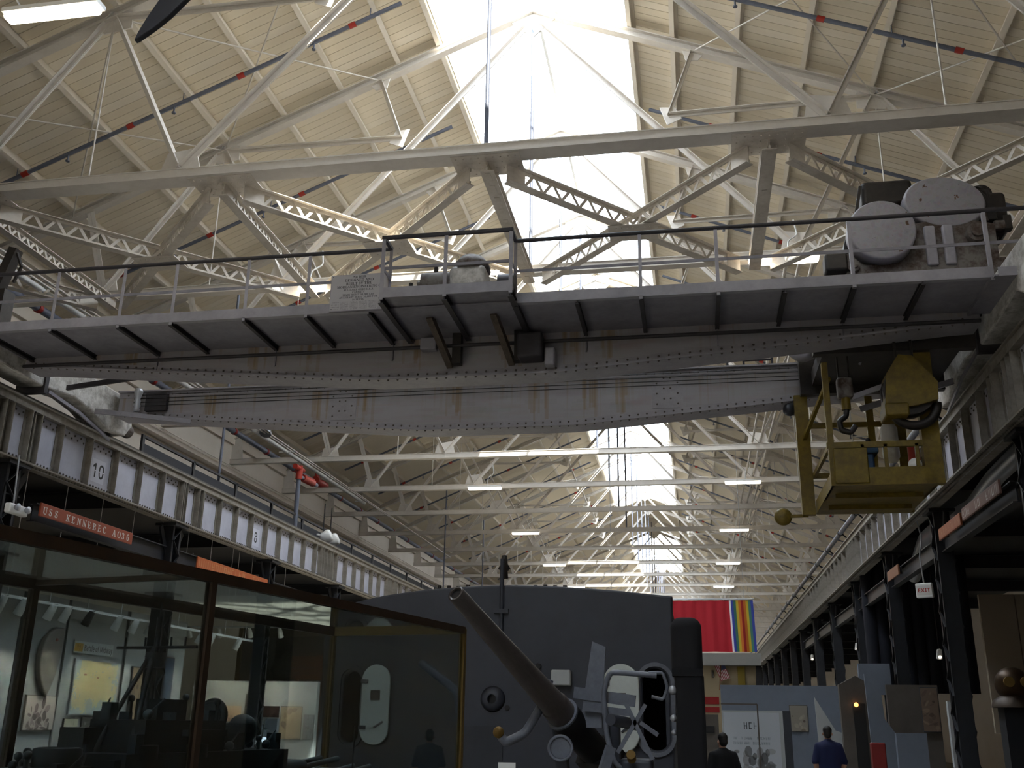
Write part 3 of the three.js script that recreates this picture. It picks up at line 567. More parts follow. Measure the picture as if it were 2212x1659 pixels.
    part(e, 'guard_strap', merge(bar(V(X + s * .27, 7.12, -15.6), V(X + s * .27, 7.02, -16.6), .03, .06), bar(V(X + s * .27, 7.02, -16.6), V(X + s * .27, 6.78, -17.7), .03, .06)), M.crane);
    part(e, 'bumper', merge(cyl(V(X, 7.25, -18.45), V(X, 7.25, -18.75), .14, 16)), M.rusty);
    part(e, 'bearing_hole', merge(cyl(V(X + s * .24, 7.6, -15.2), V(X + s * .27, 7.6, -15.2), .06, 16)), M.black);
  }
  part(bridge, 'diagonal_strut', merge(bar(V(-11.2, 7.28, -15.9), V(-9.6, 7.32, -15.6), .05, .09)), M.craneDark);
  part(bridge, 'side_arm', merge(bar(V(-11.5, 7.22, -17.1), V(-10.85, 7.16, -17.2), .04, .1), bar(V(-10.85, 7.16, -17.2), V(-9.6, 7.08, -17.62), .05, .09)), M.crane);
  part(bridge, 'side_arm', merge(bar(V(4.6, 7.2, -17.2), V(3.0, 6.85, -17.6), .05, .1)), M.crane);
}

// ---------------------------------------------------------------- hoist trolley on the bridge
{
  const worn_ = canvas(512, 512, (c, W, H) => { // chipped grey paint with rust scars
    c.fillStyle = '#949299'; c.fillRect(0, 0, W, H);
    for (let i = 0; i < 700; i++) { c.fillStyle = `rgba(${70 + 90 * rnd()},${66 + 86 * rnd()},${62 + 84 * rnd()},.07)`; c.beginPath(); c.ellipse(rnd() * W, rnd() * H, 4 + 26 * rnd(), 3 + 12 * rnd(), rnd() * 3, 0, 7); c.fill(); }
    for (let i = 0; i < 9; i++) { const x = rnd() * W, y = rnd() * H; for (let k = 0; k < 7; k++) { c.fillStyle = `rgba(${62 + 30 * rnd()},${38 + 14 * rnd()},26,.75)`; c.fillRect(x + 18 * (rnd() - .5), y + 26 * (rnd() - .5), 3 + 9 * rnd(), 4 + 14 * rnd()); } }
    c.strokeStyle = 'rgba(60,50,44,.5)'; c.lineWidth = 2; for (let i = 0; i < 10; i++) { c.beginPath(); const x = rnd() * W, y = rnd() * H; c.moveTo(x, y); c.lineTo(x + 60 * (rnd() - .5), y + 30 * (rnd() - .5)); c.stroke(); }
  }); worn_.repeat.set(.8, .8);
  const coverPaint = std('#ffffff', .5, { map: worn_ });
  const t = thing('hoist_trolley', 'dirty grey hoist trolley with round gear covers at the right end of the crane', 'hoist');
  part(t, 'frame', merge(span(2.3, 4.9, 8.0, 8.3, -14.75, -15.05), span(2.3, 4.9, 8.0, 8.3, -17.8, -18.1), span(2.3, 2.6, 8.0, 8.25, -15, -17.9), span(4.5, 4.8, 8.0, 8.25, -15, -17.9)), M.rusty);
  for (const x of [2.7, 4.5]) for (const z of [-14.98, -17.95]) part(t, 'wheel', merge(cyl(V(x, 8.0, z - .08), V(x, 8.0, z + .08), .16, 20)), M.rusty);
  // side frame with raised panels
  part(t, 'side_plate', metres(plate([[2.45, 8.15], [4.75, 8.15], [4.75, 8.9], [4.2, 9.05], [3.3, 8.95], [2.5, 8.5]], .06).translate(0, 0, -14.85)), M.rusty);
  for (const x of [3.78, 4.04]) part(t, 'stiffening_rib', metres(new RoundedBoxGeometry(.16, .66, .1, 2, .03).translate(x, 8.55, -14.75)), M.craneLight);
  const cover = (x, y, r, z, sx, sy, rot, lab) => { const g = lathe([[0, .1], [r * .93, .1], [r, .05], [r, -.2], [0, -.2]], 40).rotateX(Math.PI / 2).scale(sx, sy, 1).rotateZ(rot).translate(x, y, z); return part(t, 'gear_cover', metres(g), coverPaint, { label: lab }); };
  cover(3.06, 8.78, .5, -14.62, 1, 1, 0, 'large round grey gear cover with rust marks');
  cover(4.08, 9.33, .56, -14.9, 1.08, .78, -.18, 'wide rounded grey gear cover on top');
  part(t, 'gear_rim', merge(cyl(V(3.06, 8.66, -14.9), V(3.06, 8.66, -15.2), .52, 36)), M.grease);
  for (const [x, y, r] of [[2.62, 8.28, .1], [4.45, 8.72, .15]]) part(t, 'bearing_cap', merge(cyl(V(x, y, -14.8), V(x, y, -14.68), r, 20), cyl(V(x, y, -14.68), V(x, y, -14.64), r * .6, 14)), M.rusty);
  part(t, 'main_drum', merge(cyl(V(2.6, 8.65, -16.2), V(4.6, 8.65, -16.2), .42, 28)), M.grease);
  part(t, 'auxiliary_drum', merge(cyl(V(2.5, 8.5, -17.3), V(4.4, 8.5, -17.3), .28, 24)), M.grease);
  part(t, 'motor', metres(new RoundedBoxGeometry(.8, .46, .6, 4, .08).translate(3.36, 9.82, -15.6)), M.grease);
  part(t, 'motor_bracket', merge(bar(V(2.72, 8.9, -15.3), V(2.95, 9.95, -15.3), .05), bar(V(3.1, 9.55, -15.2), V(3.4, 9.4, -15.2), .08), span(2.95, 4.7, 8.3, 9.6, -15.45, -16.0)), M.grease);
  part(t, 'brake_gear', metres(new RoundedBoxGeometry(.5, .7, .6, 3, .08).translate(4.82, 9.25, -15.4)), M.grease);
  for (let i = 0; i < 6; i++) part(t, 'relay', metres(new RoundedBoxGeometry(.12 + .08 * rnd(), .12 + .14 * rnd(), .14, 2, .02).translate(4.45 + .11 * i, 8.75 + .5 * rnd(), -15.05)), i % 2 ? M.grease : M.rusty);
  part(t, 'gear_pinion', merge(cyl(V(4.75, 9.62, -15.5), V(4.75, 9.62, -15.2), .16, 18)), M.grease);
  for (let i = 0; i < 9; i++) part(t, 'cable_loop', merge(tube([[4.3 + .1 * rnd(), 9.75 - .1 * rnd(), -15.3], [4.6 + .2 * rnd(), 9.7 - .2 * rnd(), -15.1], [4.85 + .15 * rnd(), 9.4 - .3 * rnd(), -15.2], [4.9, 8.9 - .2 * rnd(), -15.4]], .022, 20, 6)), M.grease);
  part(t, 'limit_switch', metres(new RoundedBoxGeometry(.34, .28, .3, 2, .04).translate(2.35, 8.3, -14.7)), M.grease);
  part(t, 'lower_sheave_frame', merge(span(2.0, 4.4, 7.1, 7.9, -15.35, -15.5), span(2.0, 4.4, 7.1, 7.9, -17.4, -17.55), span(2.2, 4.3, 7.25, 7.5, -15.5, -17.4)), M.grease);
  part(t, 'rope_drum_end', metres(lathe([[0, .12], [.24, .12], [.3, .05], [.3, -.1], [0, -.1]], 28).rotateX(Math.PI / 2).rotateY(-.5).translate(2.0, 7.75, -16.6)), M.craneLight);
  part(t, 'slanted_channel', merge(bar(V(2.0, 7.82, -16.3), V(2.9, 7.3, -16.3), .1, .16)), M.crane);
  // festoon frames seen between the two girders
  for (let i = 0; i < 3; i++) { const x = -.55 + i * .82, g = new THREE.Group(); g.name = 'festoon_frame'; t.add(g); for (const s of [0, .52]) part(g, 'upright', merge(span(x + s, x + s + .04, 7.85, 8.3, -18.3, -18.34)), M.craneDark); for (const y of [7.95, 8.1, 8.25]) part(g, 'rung', merge(cyl(V(x, y, -18.32), V(x + .55, y, -18.32), .02, 6)), M.craneDark); }
}
{ // hooks and the operator's basket
  const h = thing('hook_block', 'yellow main hoist hook block hanging at the right end', 'hook block');
  h.position.set(3.3, 6.2, -15.3);
  part(h, 'cheek_plate', metres(plate([[-.36, -.1], [-.3, .45], [-.1, .75], [.1, .72], [.42, .3], [.4, .02], [.1, -.06]], .42)), M.yellow);
  for (const z of [-.1, .1]) part(h, 'sheave', merge(cyl(V(.02, .2, z - .04), V(.02, .2, z + .04), .38, 28)), M.grease);
  part(h, 'lower_rim', merge(new THREE.TorusGeometry(.34, .07, 10, 30, Math.PI).rotateZ(Math.PI).translate(.08, .02, 0)), M.grease);
  part(h, 'side_cap', metres(new RoundedBoxGeometry(.34, .2, .5, 2, .03).translate(-.2, -.12, 0)), M.yellow);
  for (const x of [-.12, .12]) part(h, 'rope', merge(cyl(V(x, .6, .1), V(x, 1.5, .1), .02, 6)), M.grease);
  const a = thing('auxiliary_hook', 'small rusty auxiliary hook on two ropes left of the yellow block', 'hook');
  a.position.set(2.46, 6.15, -15.6);
  part(a, 'block', metres(new RoundedBoxGeometry(.24, .34, .18, 3, .05).translate(0, .45, 0)), M.rusty);
  part(a, 'swivel', merge(cyl(V(0, .1, 0), V(0, .3, 0), .07, 12)), M.yellow);
  part(a, 'hook', merge(tube([[0, .12, 0], [-.02, 0, 0], [-.12, -.08, 0], [-.1, -.22, 0], [.03, -.26, 0], [.11, -.16, 0]], .045, 30, 10)), M.grease);
  for (const x of [-.08, .08]) part(a, 'rope', merge(cyl(V(x, .6, 0), V(x, 1.7, 0), .016, 6)), M.grease);
  part(a, 'guide_arm', merge(bar(V(.1, .3, 0), V(.75, .52, 0), .05, .08)), M.craneLight);

  const c = thing('operator_cab', 'open yellow steel operator basket hung below the crane', 'cab');
  const x0 = 2.15, x1 = 3.65, y0 = 5.03, zn = -15.5, zf = -17.7, yel = M.yellow;
  part(c, 'floor_plate', merge(span(x0 - .02, x1 + .02, y0, y0 + .04, zf, zn)), yel);
  for (const z of [-16.1, -17.0]) part(c, 'floor_bearer', merge(span(x0 + .1, x1 - .1, y0 - .07, y0, z - .04, z + .04)), yel);
  part(c, 'fascia', merge(span(x0, x1, y0, y0 + .27, zn, zn + .03)), yel); part(c, 'fascia', merge(span(x0, x1, y0, y0 + .2, zf, zf - .03)), yel);
  for (const x of [x0, x1]) part(c, 'fascia', merge(span(x - .015, x + .015, y0, y0 + .22, zf, zn)), yel);
  part(c, 'front_box', metres(new RoundedBoxGeometry(.5, .55, .16, 2, .02).translate(x0 + .28, y0 + .3, zn - .02)), yel);
  part(c, 'hanger', merge(span(x0 - .03, x0 + .06, y0, 7.0, zn - .05, zn + .03)), yel);
  part(c, 'hanger', merge(span(x1 - .16, x1 + .1, y0, 7.2, zn - .12, zn + .03)), yel);
  part(c, 'hanger', merge(span(1.9, 2.12, y0 - .02, 7.15, zf - .05, zf + .1)), yel);
  part(c, 'hanger', merge(span(x1 - .08, x1 + .08, y0, 7.2, zf - .05, zf + .06)), yel);
  part(c, 'hanger', merge(span(3.1, 3.22, y0, 7.1, zf, zf + .06)), yel);
  part(c, 'brace', merge(bar(V(2.0, 6.3, zf), V(2.35, 7.05, -16.4), .06)), yel);
  for (const [y, z] of [[5.66, zn], [6.6, zf], [5.7, zf]]) part(c, 'guard_rail', merge(bar(V(x0 - .05, y, z), V(x1, y, z), .05, .09)), yel);
  for (const x of [x0, x1]) part(c, 'guard_rail', merge(bar(V(x, 5.66, zn), V(x, 5.7, zf), .05, .08)), yel);
  for (const x of [2.62, 2.95, 3.4]) part(c, 'baluster', merge(bar(V(x, y0 + .2, zn), V(x, 5.66, zn), .05)), yel);
  part(c, 'controller', metres(new RoundedBoxGeometry(.34, .62, .3, 3, .04).translate(2.75, 5.4, -16.4)), std('#27466a', .5), { label: 'blue controller housing' });
  part(c, 'controller_lid', metres(new RoundedBoxGeometry(.48, .1, .36, 2, .03).translate(2.75, 5.76, -16.4)), std('#2a4a66', .5));
  part(c, 'lever', merge(cyl(V(2.85, 5.8, -16.4), V(2.87, 5.95, -16.4), .02, 8), ball(2.87, 5.97, -16.4, .04, 10)), M.black);
  part(c, 'seat', metres(new RoundedBoxGeometry(.5, .1, .4, 3, .04).translate(3.25, 5.35, -16.6)), M.black);
  part(c, 'extinguisher', merge(cyl(V(3.46, 5.15, -16.0), V(3.46, 5.75, -16.0), .09, 16)), M.red);
  part(c, 'lamp_globe', metres(ball(3.38, 5.36, -15.62, .1)), M.white);
  part(c, 'air_tank', metres(lathe([[0, -.35], [.1, -.33], [.14, -.25], [.14, .25], [.1, .34], [0, .36]], 18).translate(3.42, 6.2, -17.5)), M.white);
  part(c, 'bell_arm', merge(bar(V(2.0, y0 - .02, zf), V(1.6, y0 - .03, zf), .05, .05)), yel);
  part(c, 'bell', metres(lathe([[0, .05], [.11, .04], [.15, 0], [.15, -.04], [0, -.05]], 24).rotateX(Math.PI / 2).translate(1.58, y0 - .03, zf)), yel);
  part(c, 'warning_bell', metres(ball(1.83, 6.95, zf - .1, .12)), M.gunGrey);
  part(c, 'ladder', merge(cyl(V(2.85, y0, zf - .05), V(2.85, 6.9, zf - .05), .012, 6), cyl(V(3.15, y0, zf - .05), V(3.15, 6.9, zf - .05), .012, 6), [5.3, 5.9, 6.4].map((y) => cyl(V(2.85, y, zf - .05), V(3.15, y, zf - .05), .012, 6))), M.white);
}
// ---------------------------------------------------------------- glass display case close by on the left
{
  const c = thing('display_case', 'dark framed glass display case close by at the lower left', 'display case');
  c.position.set(-1.32, 0, -5.84); c.rotation.y = THREE.MathUtils.degToRad(-11);   // local +z toward the viewer, -x to the far side
  const W = .86, L = 4.9, mid = 2.34, T = 2.1, t = .03;
  part(c, 'plinth', merge(span(-W, 0, 0, .95, 0, L)), M.caseWood);
  part(c, 'deck', merge(span(-W + .03, -.03, .95, 1.0, .03, L - .03)), M.modelDark);
  for (const x of [-W, 0]) for (const z of [0, mid, L]) part(c, 'post', merge(span(x - t / 2, x + t / 2, .95, T, z - t / 2, z + t / 2)), z === 0 ? M.gold : M.caseWood);
  for (const x of [-W, 0]) part(c, 'top_rail', merge(span(x - t / 2, x + t / 2, T - t, T + .01, 0, L)), M.caseWood);
  for (const z of [0, L]) part(c, 'end_rail', merge(span(-W, 0, T - t, T + .01, z - t / 2, z + t / 2)), M.gold);
  part(c, 'cross_bar', merge(span(-W, 0, T - .015, T + .005, mid - .012, mid + .012)), M.caseWood);
  const g = (n, q) => part(c, n, merge(q), M.glass);
  for (const [a, b] of [[0, mid], [mid, L]]) {
    for (const x of [-W, 0]) g('pane', span(x - .003, x + .003, .97, T - t, a + t / 2, b - t / 2));
    g('top_pane', span(-W + t / 2, -t / 2, T - .004, T + .002, a + t / 2, b - t / 2));
  }
  for (const z of [0, L]) g('pane', span(-W + t / 2, -t / 2, .97, T - t, z - .003, z + .003));

  // model warship inside: dark hull lengthwise, tripod mast, directors and turrets
  const s = thing('ship_model', 'dark green-grey model warship with tripod mast inside the glass case', 'ship model');
  s.position.copy(c.position); s.rotation.copy(c.rotation); s.translateX(-.46); s.translateZ(2.0); s.position.y = 1.0;
  const B = (n, x0, x1, y0, y1, z0, z1, m = M.modelDark) => part(s, n, merge(span(x0, x1, y0, y1, z0, z1)), m);
  const hull = new THREE.Shape(); hull.moveTo(0, -1.75); hull.bezierCurveTo(.1, -1.3, .2, -.9, .2, 0); hull.bezierCurveTo(.2, .9, .16, 1.5, .08, 1.9); hull.lineTo(-.08, 1.9); hull.bezierCurveTo(-.16, 1.5, -.2, .9, -.2, 0); hull.bezierCurveTo(-.2, -.9, -.1, -1.3, 0, -1.75);
  part(s, 'hull', metres(new THREE.ExtrudeGeometry(hull, { depth: .22, bevelEnabled: true, bevelSize: .02, bevelThickness: .02, curveSegments: 20 }).rotateX(Math.PI / 2).translate(0, .26, 0)), M.model);
  B('superstructure', -.17, .15, .26, .46, -.75, .32); B('boat_deck', -.14, .13, .26, .38, .32, .8); B('bridge_tower', -.15, .12, .46, .58, -.3, .2); B('bridge_wing', -.19, .19, .52, .545, -.22, -.02); B('conning_tower', -.06, .05, .58, .66, -.12, .06); B('chart_house', -.2, -.08, .46, .55, .1, .3); B('after_house', -.1, .08, .38, .42, .4, .68);
  part(s, 'funnel', metres(lathe([[.075, 0], [.075, .16], [.06, .17], [.06, .15]], 18).scale(1, .5, 1.2).translate(0, .4, .5)), M.modelDark);
  part(s, 'pole_mast', merge(cyl(V(0, .55, .05), V(0, .98, .05), .012, 8), cyl(V(0, .98, .05), V(0, 1.04, .05), .004, 6)), M.modelDark);
  for (const x of [-.1, .1]) part(s, 'tripod_leg', merge(cyl(V(x, .4, .26), V(0, .86, .06), .01, 8)), M.modelDark);
  part(s, 'yard', merge(cyl(V(-.2, .86, .05), V(.2, .86, .05), .007, 6), [-.16, -.06, .07, .14].map((x) => cyl(V(x, .86, .05), V(x, .9, .05), .005, 6))), M.modelDark);
  part(s, 'mast_top', merge(cyl(V(0, .78, .05), V(0, .84, .05), .04, 12)), M.modelDark);
  part(s, 'radar_ring', merge(new THREE.TorusGeometry(.062, .018, 10, 28).translate(-.19, .6, -.62), cyl(V(-.19, .6, -.64), V(-.19, .6, -.6), .055, 24), cyl(V(-.19, .45, -.62), V(-.19, .55, -.62), .02, 10)), M.modelDark);
  part(s, 'director', merge(cyl(V(0, .44, -.5), V(0, .56, -.5), .07, 14), span(-.12, .1, .53, .57, -.52, -.48), ball(-.05, .54, -.66, .07, 12)), M.modelDark);
  const turret = (z, y, f) => { const g = new THREE.Group(); g.name = 'gun_turret'; s.add(g); part(g, 'gun_house', metres(new RoundedBoxGeometry(.17, .09, .22, 3, .035).translate(0, y, z)), M.model); for (const x of [-.05, .05]) part(g, 'barrel', merge(cyl(V(x, y + .01, z - f * .1), V(x, y + .04, z - f * .42), .014, 8)), M.model); };
  turret(-.95, .36, 1); turret(-1.3, .31, 1); turret(1.2, .34, -1); turret(1.5, .31, -1);
  for (const z of [-.2, .1, .4, .62]) for (const x of [-.17, .17]) part(s, 'deck_gun', merge(ball(x, .32, z, .04, 10), cyl(V(x, .33, z), V(x * 1.5, .37, z - .05), .007, 6)), M.modelDark);
  for (const [x, z] of [[-.13, -.1], [.13, -.1], [-.13, .2], [.13, .2]]) part(s, 'gun_tub', merge(cyl(V(x, .44, z), V(x, .49, z), .05, 12)), M.modelDark);
  for (const [z, h] of [[-1.62, .3], [1.8, .3]]) part(s, 'flagstaff', merge(cyl(V(0, .26, z), V(0, .26 + h, z), .005, 6)), M.modelDark);
  part(s, 'aircraft_crane', merge(cyl(V(.06, .28, 1.7), V(.06, .5, 1.7), .008, 6), cyl(V(.06, .5, 1.7), V(-.08, .54, 1.85), .006, 6)), M.modelDark);
  // lockers, vents, rafts and light guns crowding the decks
  for (let i = 0; i < 90; i++) {
    const z = -.95 + 2.3 * rnd(), x = -.17 + .32 * rnd(), base = z > -.3 && z < .2 ? .58 : z > -.75 && z < .32 ? .46 : z < .8 && z > 0 ? .38 : .3, k = i % 4, h = .02 + .05 * rnd();
    part(s, ['locker', 'vent_cowl', 'light_gun', 'life_raft'][k], k === 0 ? merge(box(x, base + h / 2, z, .03 + .03 * rnd(), h, .04)) : k === 1 ? merge(cyl(V(x, base, z), V(x, base + h + .02, z), .008, 8), ball(x, base + h + .025, z, .015, 8)) : k === 2 ? merge(ball(x, base + .02, z, .02, 8), cyl(V(x, base + .025, z), V(x + .07 * (rnd() - .5), base + .08, z - .05), .004, 5)) : merge(box(x, base + .015, z, .05, .03, .02)), i % 3 ? M.modelDark : M.model);
  }
  for (const x of [-.2, .19]) part(s, 'guard_rail', merge(cyl(V(x, .34, -.8), V(x, .34, 1.3), .003, 5), Array.from({ length: 15 }, (_, i) => cyl(V(x, .28, -.8 + i * .15), V(x, .34, -.8 + i * .15), .003, 5))), M.model);
  const ped = thing('model_stand', 'pale rounded stand under the model warship', 'stand'); ped.position.copy(s.position); ped.rotation.copy(s.rotation);
  for (const z of [-.8, .9]) part(ped, 'support', metres(new RoundedBoxGeometry(.26, .05, .12, 2, .02).translate(0, .025, z)), M.galv);
}

// ---------------------------------------------------------------- exhibits in the left aisle, seen through the case
function picture(label, cat, w, h, pos, turn, draw, frame, group, depth = .04) {
  const p = thing('picture_panel', label, cat, group); p.position.set(...pos); p.rotation.y = turn;
  part(p, 'backing', merge(box(0, 0, -depth / 2, w, h, depth)), frame || M.exhibit);
  sheet(p, 'print', w * .96, h * .96, printed(256, Math.round(256 * h / w), draw), .6).position.z = .004; return p;
}
const blotches = (paper, inks, n, low = 0) => (c, W, H) => { c.fillStyle = paper; c.fillRect(0, 0, W, H); for (let i = 0; i < n; i++) { c.fillStyle = inks[Math.floor(rnd() * inks.length)]; c.globalAlpha = .25 + .5 * rnd(); c.beginPath(); c.ellipse(W * (.12 + .76 * rnd()), H * (low + (1 - low) * rnd()), W * (.03 + .13 * rnd()), H * (.02 + .1 * rnd()), rnd() * 3, 0, 7); c.fill(); } c.globalAlpha = 1; };
{
  const w = thing('exhibit_wall', 'long pale exhibit wall behind the glass case', 'exhibit wall'); const X = -12.8;
  for (const [z0, z1] of [[-14, -17.9], [-18.2, -19.4], [-19.5, -21.7], [-21.85, -24.6]]) part(w, 'panel', merge(span(X - .12, X, 0, 3.85, z1, z0)), M.exhibit);
  for (const z of [-18.05, -19.45, -21.78]) part(w, 'groove_strip', merge(span(X - .1, X - .03, 0, 3.85, z - .08, z + .08)), M.exhibitDark);
  const q = Math.PI / 2, T = X + .03;
  picture('framed yellow and blue sea chart on the pale exhibit wall', 'map', 1.75, 1.12, [T + .02, 2.13, -20.72], q, (c, W, H) => { const n = 44; for (let j = 0; j < n; j++) for (let i = 0; i < n; i++) { const v = N1[((j * 5 + 20) % 256) * 256 + (i * 5) % 256], e = Math.min(i, n - i, (n - j) * .8) / 9; const k = v + Math.min(.25, e * .2) > .62; c.fillStyle = k ? `rgb(${198 + 24 * v},${186 + 20 * v},${132 + 30 * v})` : `rgb(${150 + 30 * v},${172 + 20 * v},${176 + 20 * v})`; c.fillRect(i * W / n, j * H / n, W / n + 1, H / n + 1); } c.fillStyle = '#8a3a28'; c.fillRect(W * .2, H * .25, 16, 5); c.fillRect(W * .5, H * .3, 10, 4); }, M.galv);
  { const t = thing('wall_title', 'black heading Battle of Midway beside a yellow square on the exhibit wall', 'sign'); t.position.set(T, 2.93, -20.5); t.rotation.y = q;
    part(t, 'panel', merge(box(0, 0, -.01, 1.5, .26, .02)), M.exhibit);
    sheet(t, 'lettering', 1.48, .24, printed(740, 120, (c) => { c.fillStyle = '#d2d5d4'; c.fillRect(0, 0, 740, 120); c.fillStyle = '#c99a2c'; c.fillRect(6, 22, 150, 84); c.fillStyle = '#7c5a12'; c.font = 'bold 64px sans-serif'; c.fillText('11', 44, 88); c.fillStyle = '#33363a'; c.font = 'bold 84px sans-serif'; c.fillText('Battle of Midway', 178, 94, 550); })).position.z = .002; }
  { const s = thing('blade_exhibit', 'tall grey leaf-shaped propeller blade mounted on the pale exhibit wall', 'blade'); s.position.set(T + .03, 2.55, -18.9); s.rotation.y = q;
    const f = new THREE.Shape(); f.moveTo(0, -.6); f.bezierCurveTo(-.3, -.35, -.42, .05, -.3, .35); f.bezierCurveTo(-.2, .55, 0, .68, .26, .66); f.bezierCurveTo(.3, .3, .24, -.2, 0, -.6);
    part(s, 'blade', metres(new THREE.ExtrudeGeometry(f, { depth: .05, bevelEnabled: true, bevelSize: .03, bevelThickness: .03, curveSegments: 20 })), painted('#6f6a63', '#85807a', N1, .5, 1.5, 1)); part(s, 'mounting_bolt', merge(cyl(V(.05, .45, .05), V(.05, .45, .1), .03, 10)), M.redDark); }
  picture('dark photograph of a gun crew in a pale frame low on the exhibit wall', 'photograph', .98, .66, [T + .02, 1.6, -18.9], q, blotches('#e0cfc4', ['#3a2e2c', '#57484a', '#1f191a', '#7a6b66'], 26, .15), M.exhibitTan);
  picture('small photograph with red and white print below the sea chart', 'photograph', .5, .4, [T + .02, 1.3, -20.0], q, blotches('#cfcab0', ['#6b2a22', '#e6e2d2', '#8a8f6a'], 8), M.exhibitDark);
  picture('small black and white portrait below the sea chart', 'photograph', .45, .42, [T + .02, 1.32, -20.62], q, blotches('#4a4a46', ['#e2e2e0', '#8a8a88', '#202020'], 8), M.exhibitDark);
  picture('tall dark painting in a brown frame beyond the column', 'painting', .9, 1.1, [T + .02, 2.4, -23.6], q, blotches('#3c4a5c', ['#2a3444', '#55647a', '#6a5a48'], 14), M.wood);
  picture('flame-coloured picture beside the laced column', 'picture', .7, 1.3, [T + .02, 2.0, -22.5], q, blotches('#b99a7c', ['#d9c2a2', '#3a2c24', '#8a6a3c'], 16), M.exhibitDark);
  // track lights above the wall
  const tr = thing('light_track', 'white lighting track hung above the pale exhibit wall', 'light track'); part(tr, 'rail', merge(span(-11.98, -11.92, 3.53, 3.58, -14.2, -27.2)), M.white);
  for (let z = -15; z > -28; z -= 1.25) part(tr, 'drop_rod', merge(cyl(V(-11.95, 3.58, z), V(-11.95, 6.5, z), .008, 6)), M.white);
  const ords = ['first', 'second', 'third', 'fourth', 'fifth', 'sixth', 'seventh', 'eighth', 'ninth', 'tenth', 'eleventh', 'twelfth'];
  [-16.6, -17.2, -18.1, -18.6, -19.4, -20.5, -21.2, -21.9, -22.6, -24.4, -25.0, -26.6].forEach((z, i) => {
    const l = thing('track_spotlight', `${i === 4 ? 'black' : 'white'} track spotlight above the exhibit wall, ${ords[i]} from the near end`, 'spotlight', 'track spotlights'); l.position.set(-11.95, 3.4, z * .97); l.rotation.z = -.45;
    part(l, 'lamp_can', metres(lathe([[.02, .16], [.06, .15], [.075, .05], [.085, -.14], [.07, -.14], [.06, 0]], 16)), i === 4 ? M.black : M.white); part(l, 'stirrup', merge(bar(V(0, .13, 0), V(.06, .2, 0), .02)), M.white);
    part(l, 'bulb', metres(ball(0, -.08, 0, .045, 10)), std('#fff', .4, { emissive: '#ffdfae', emissiveIntensity: 2.5 }));
    { const sp = new THREE.SpotLight('#ffe9d2', 4.5, 0, .62, .9, 2); sp.position.set(0, -.2, 0); sp.castShadow = true; const tg = new THREE.Object3D(); tg.position.set(0, -2.2, 0); l.add(tg); sp.target = tg; l.add(sp); }
  });
  // cross wall with photographs, farther back in the aisle
  const cw = thing('cross_wall', 'low pale cross wall with pictures behind the case', 'exhibit wall'); part(cw, 'panel', merge(span(-16.2, -11.95, 0, 2.68, -32.25, -32)), M.exhibit);
  const dk = thing('partition_wall', 'dark brown-grey partition above the pale cross wall', 'partition'); part(dk, 'panel', merge(span(-16.4, -13.1, 0, 4.7, -35.8, -35.6)), M.exhibitTan); part(dk, 'edge_strip', merge(span(-16.42, -16.28, 0, 4.7, -35.58, -35.5)), M.gold);
  const F = (label, cat, x, y, w, h, draw, fr) => picture(label, cat, w, h, [x, y, -31.97], 0, draw, fr);
  F('dark brown square picture at the left of the cross wall', 'picture', -15.62, 1.72, .57, .62, blotches('#4a3a34', ['#6a5248', '#2a211e'], 8), M.exhibitDark);
  F('sunset print with a ship silhouette on the cross wall', 'picture', -14.86, 1.67, .84, .5, blotches('#c9a98c', ['#3a302c', '#5a4a42', '#b08a6c'], 9, .6), M.exhibit);
  F('tall dark poster with a pale figure on the cross wall', 'poster', -14.05, 1.9, .59, .76, blotches('#22221f', ['#c9c2a8', '#3a3a34', '#101010'], 9), M.black);
  F('small dark maroon picture beside the tall poster', 'picture', -13.43, 1.75, .54, .34, blotches('#2a1715', ['#5a2a20', '#3a1c18'], 6), M.exhibitDark);
  F('large tan map print at the right of the cross wall', 'map', -12.75, 1.42, .72, 1.0, blotches('#a3927a', ['#8a765c', '#b7a78c', '#4a4034'], 18), M.exhibitTan);
  F('grey photograph by the edge of the cross wall', 'photograph', -12.15, 1.3, .34, .74, blotches('#7c7f84', ['#4a4c50', '#3a3430', '#9a9ca0'], 10), M.exhibitDark);
  const wd = thing('panel_wedge', 'white wedge-shaped text panel standing before the cross wall', 'panel');
  part(wd, 'panel', metres(plate([[-1.5, -1.54], [0, -1.54], [0, 0], [-.42, -.02], [-1.5, -.48]], .08).translate(-12.5, 1.54, -29.5)), M.exhibit); part(wd, 'side_return', merge(span(-12.5, -12.14, 0, 1.54, -29.56, -29.4)), M.exhibitBlue);
  picture('grey ship photograph on the white wedge panel', 'photograph', .62, .48, [-12.88, 1.14, -29.43], 0, blotches('#8d97a4', ['#4a3f44', '#6a6f7a', '#b8c0c8'], 10, .4), M.exhibitDark);
  for (const [x, n] of [[-13.4, 'left'], [-12.92, 'right']]) picture(`small framed print, the ${n} of two low on the wedge panel`, 'photograph', .3, .34, [x, .55, -29.43], 0, blotches('#c9c0ac', ['#7a6a52', '#4a4030'], 6), M.black);
  picture('orange square label on the white wedge panel', 'label', .28, .22, [-13.78, .9, -29.43], 0, (c, W, H) => { c.fillStyle = '#c48a35'; c.fillRect(0, 0, W, H); }, M.exhibit);
  const oc = thing('wooden_crate', 'orange-brown wooden crate panel above the cross wall', 'crate'); for (let i = 0; i < 4; i++) part(oc, 'board', merge(span(-13.4, -12.35, 2.8 + i * .19, 2.97 + i * .19, -33.3, -33.26)), M.wood); part(oc, 'side', merge(span(-12.37, -12.0, 2.76, 3.56, -33.3, -32.9)), M.wood); part(oc, 'leg', merge(span(-13.2, -13.1, 0, 2.8, -33.3, -33.2), span(-12.3, -12.2, 0, 2.8, -33.3, -33.2)), M.wood);
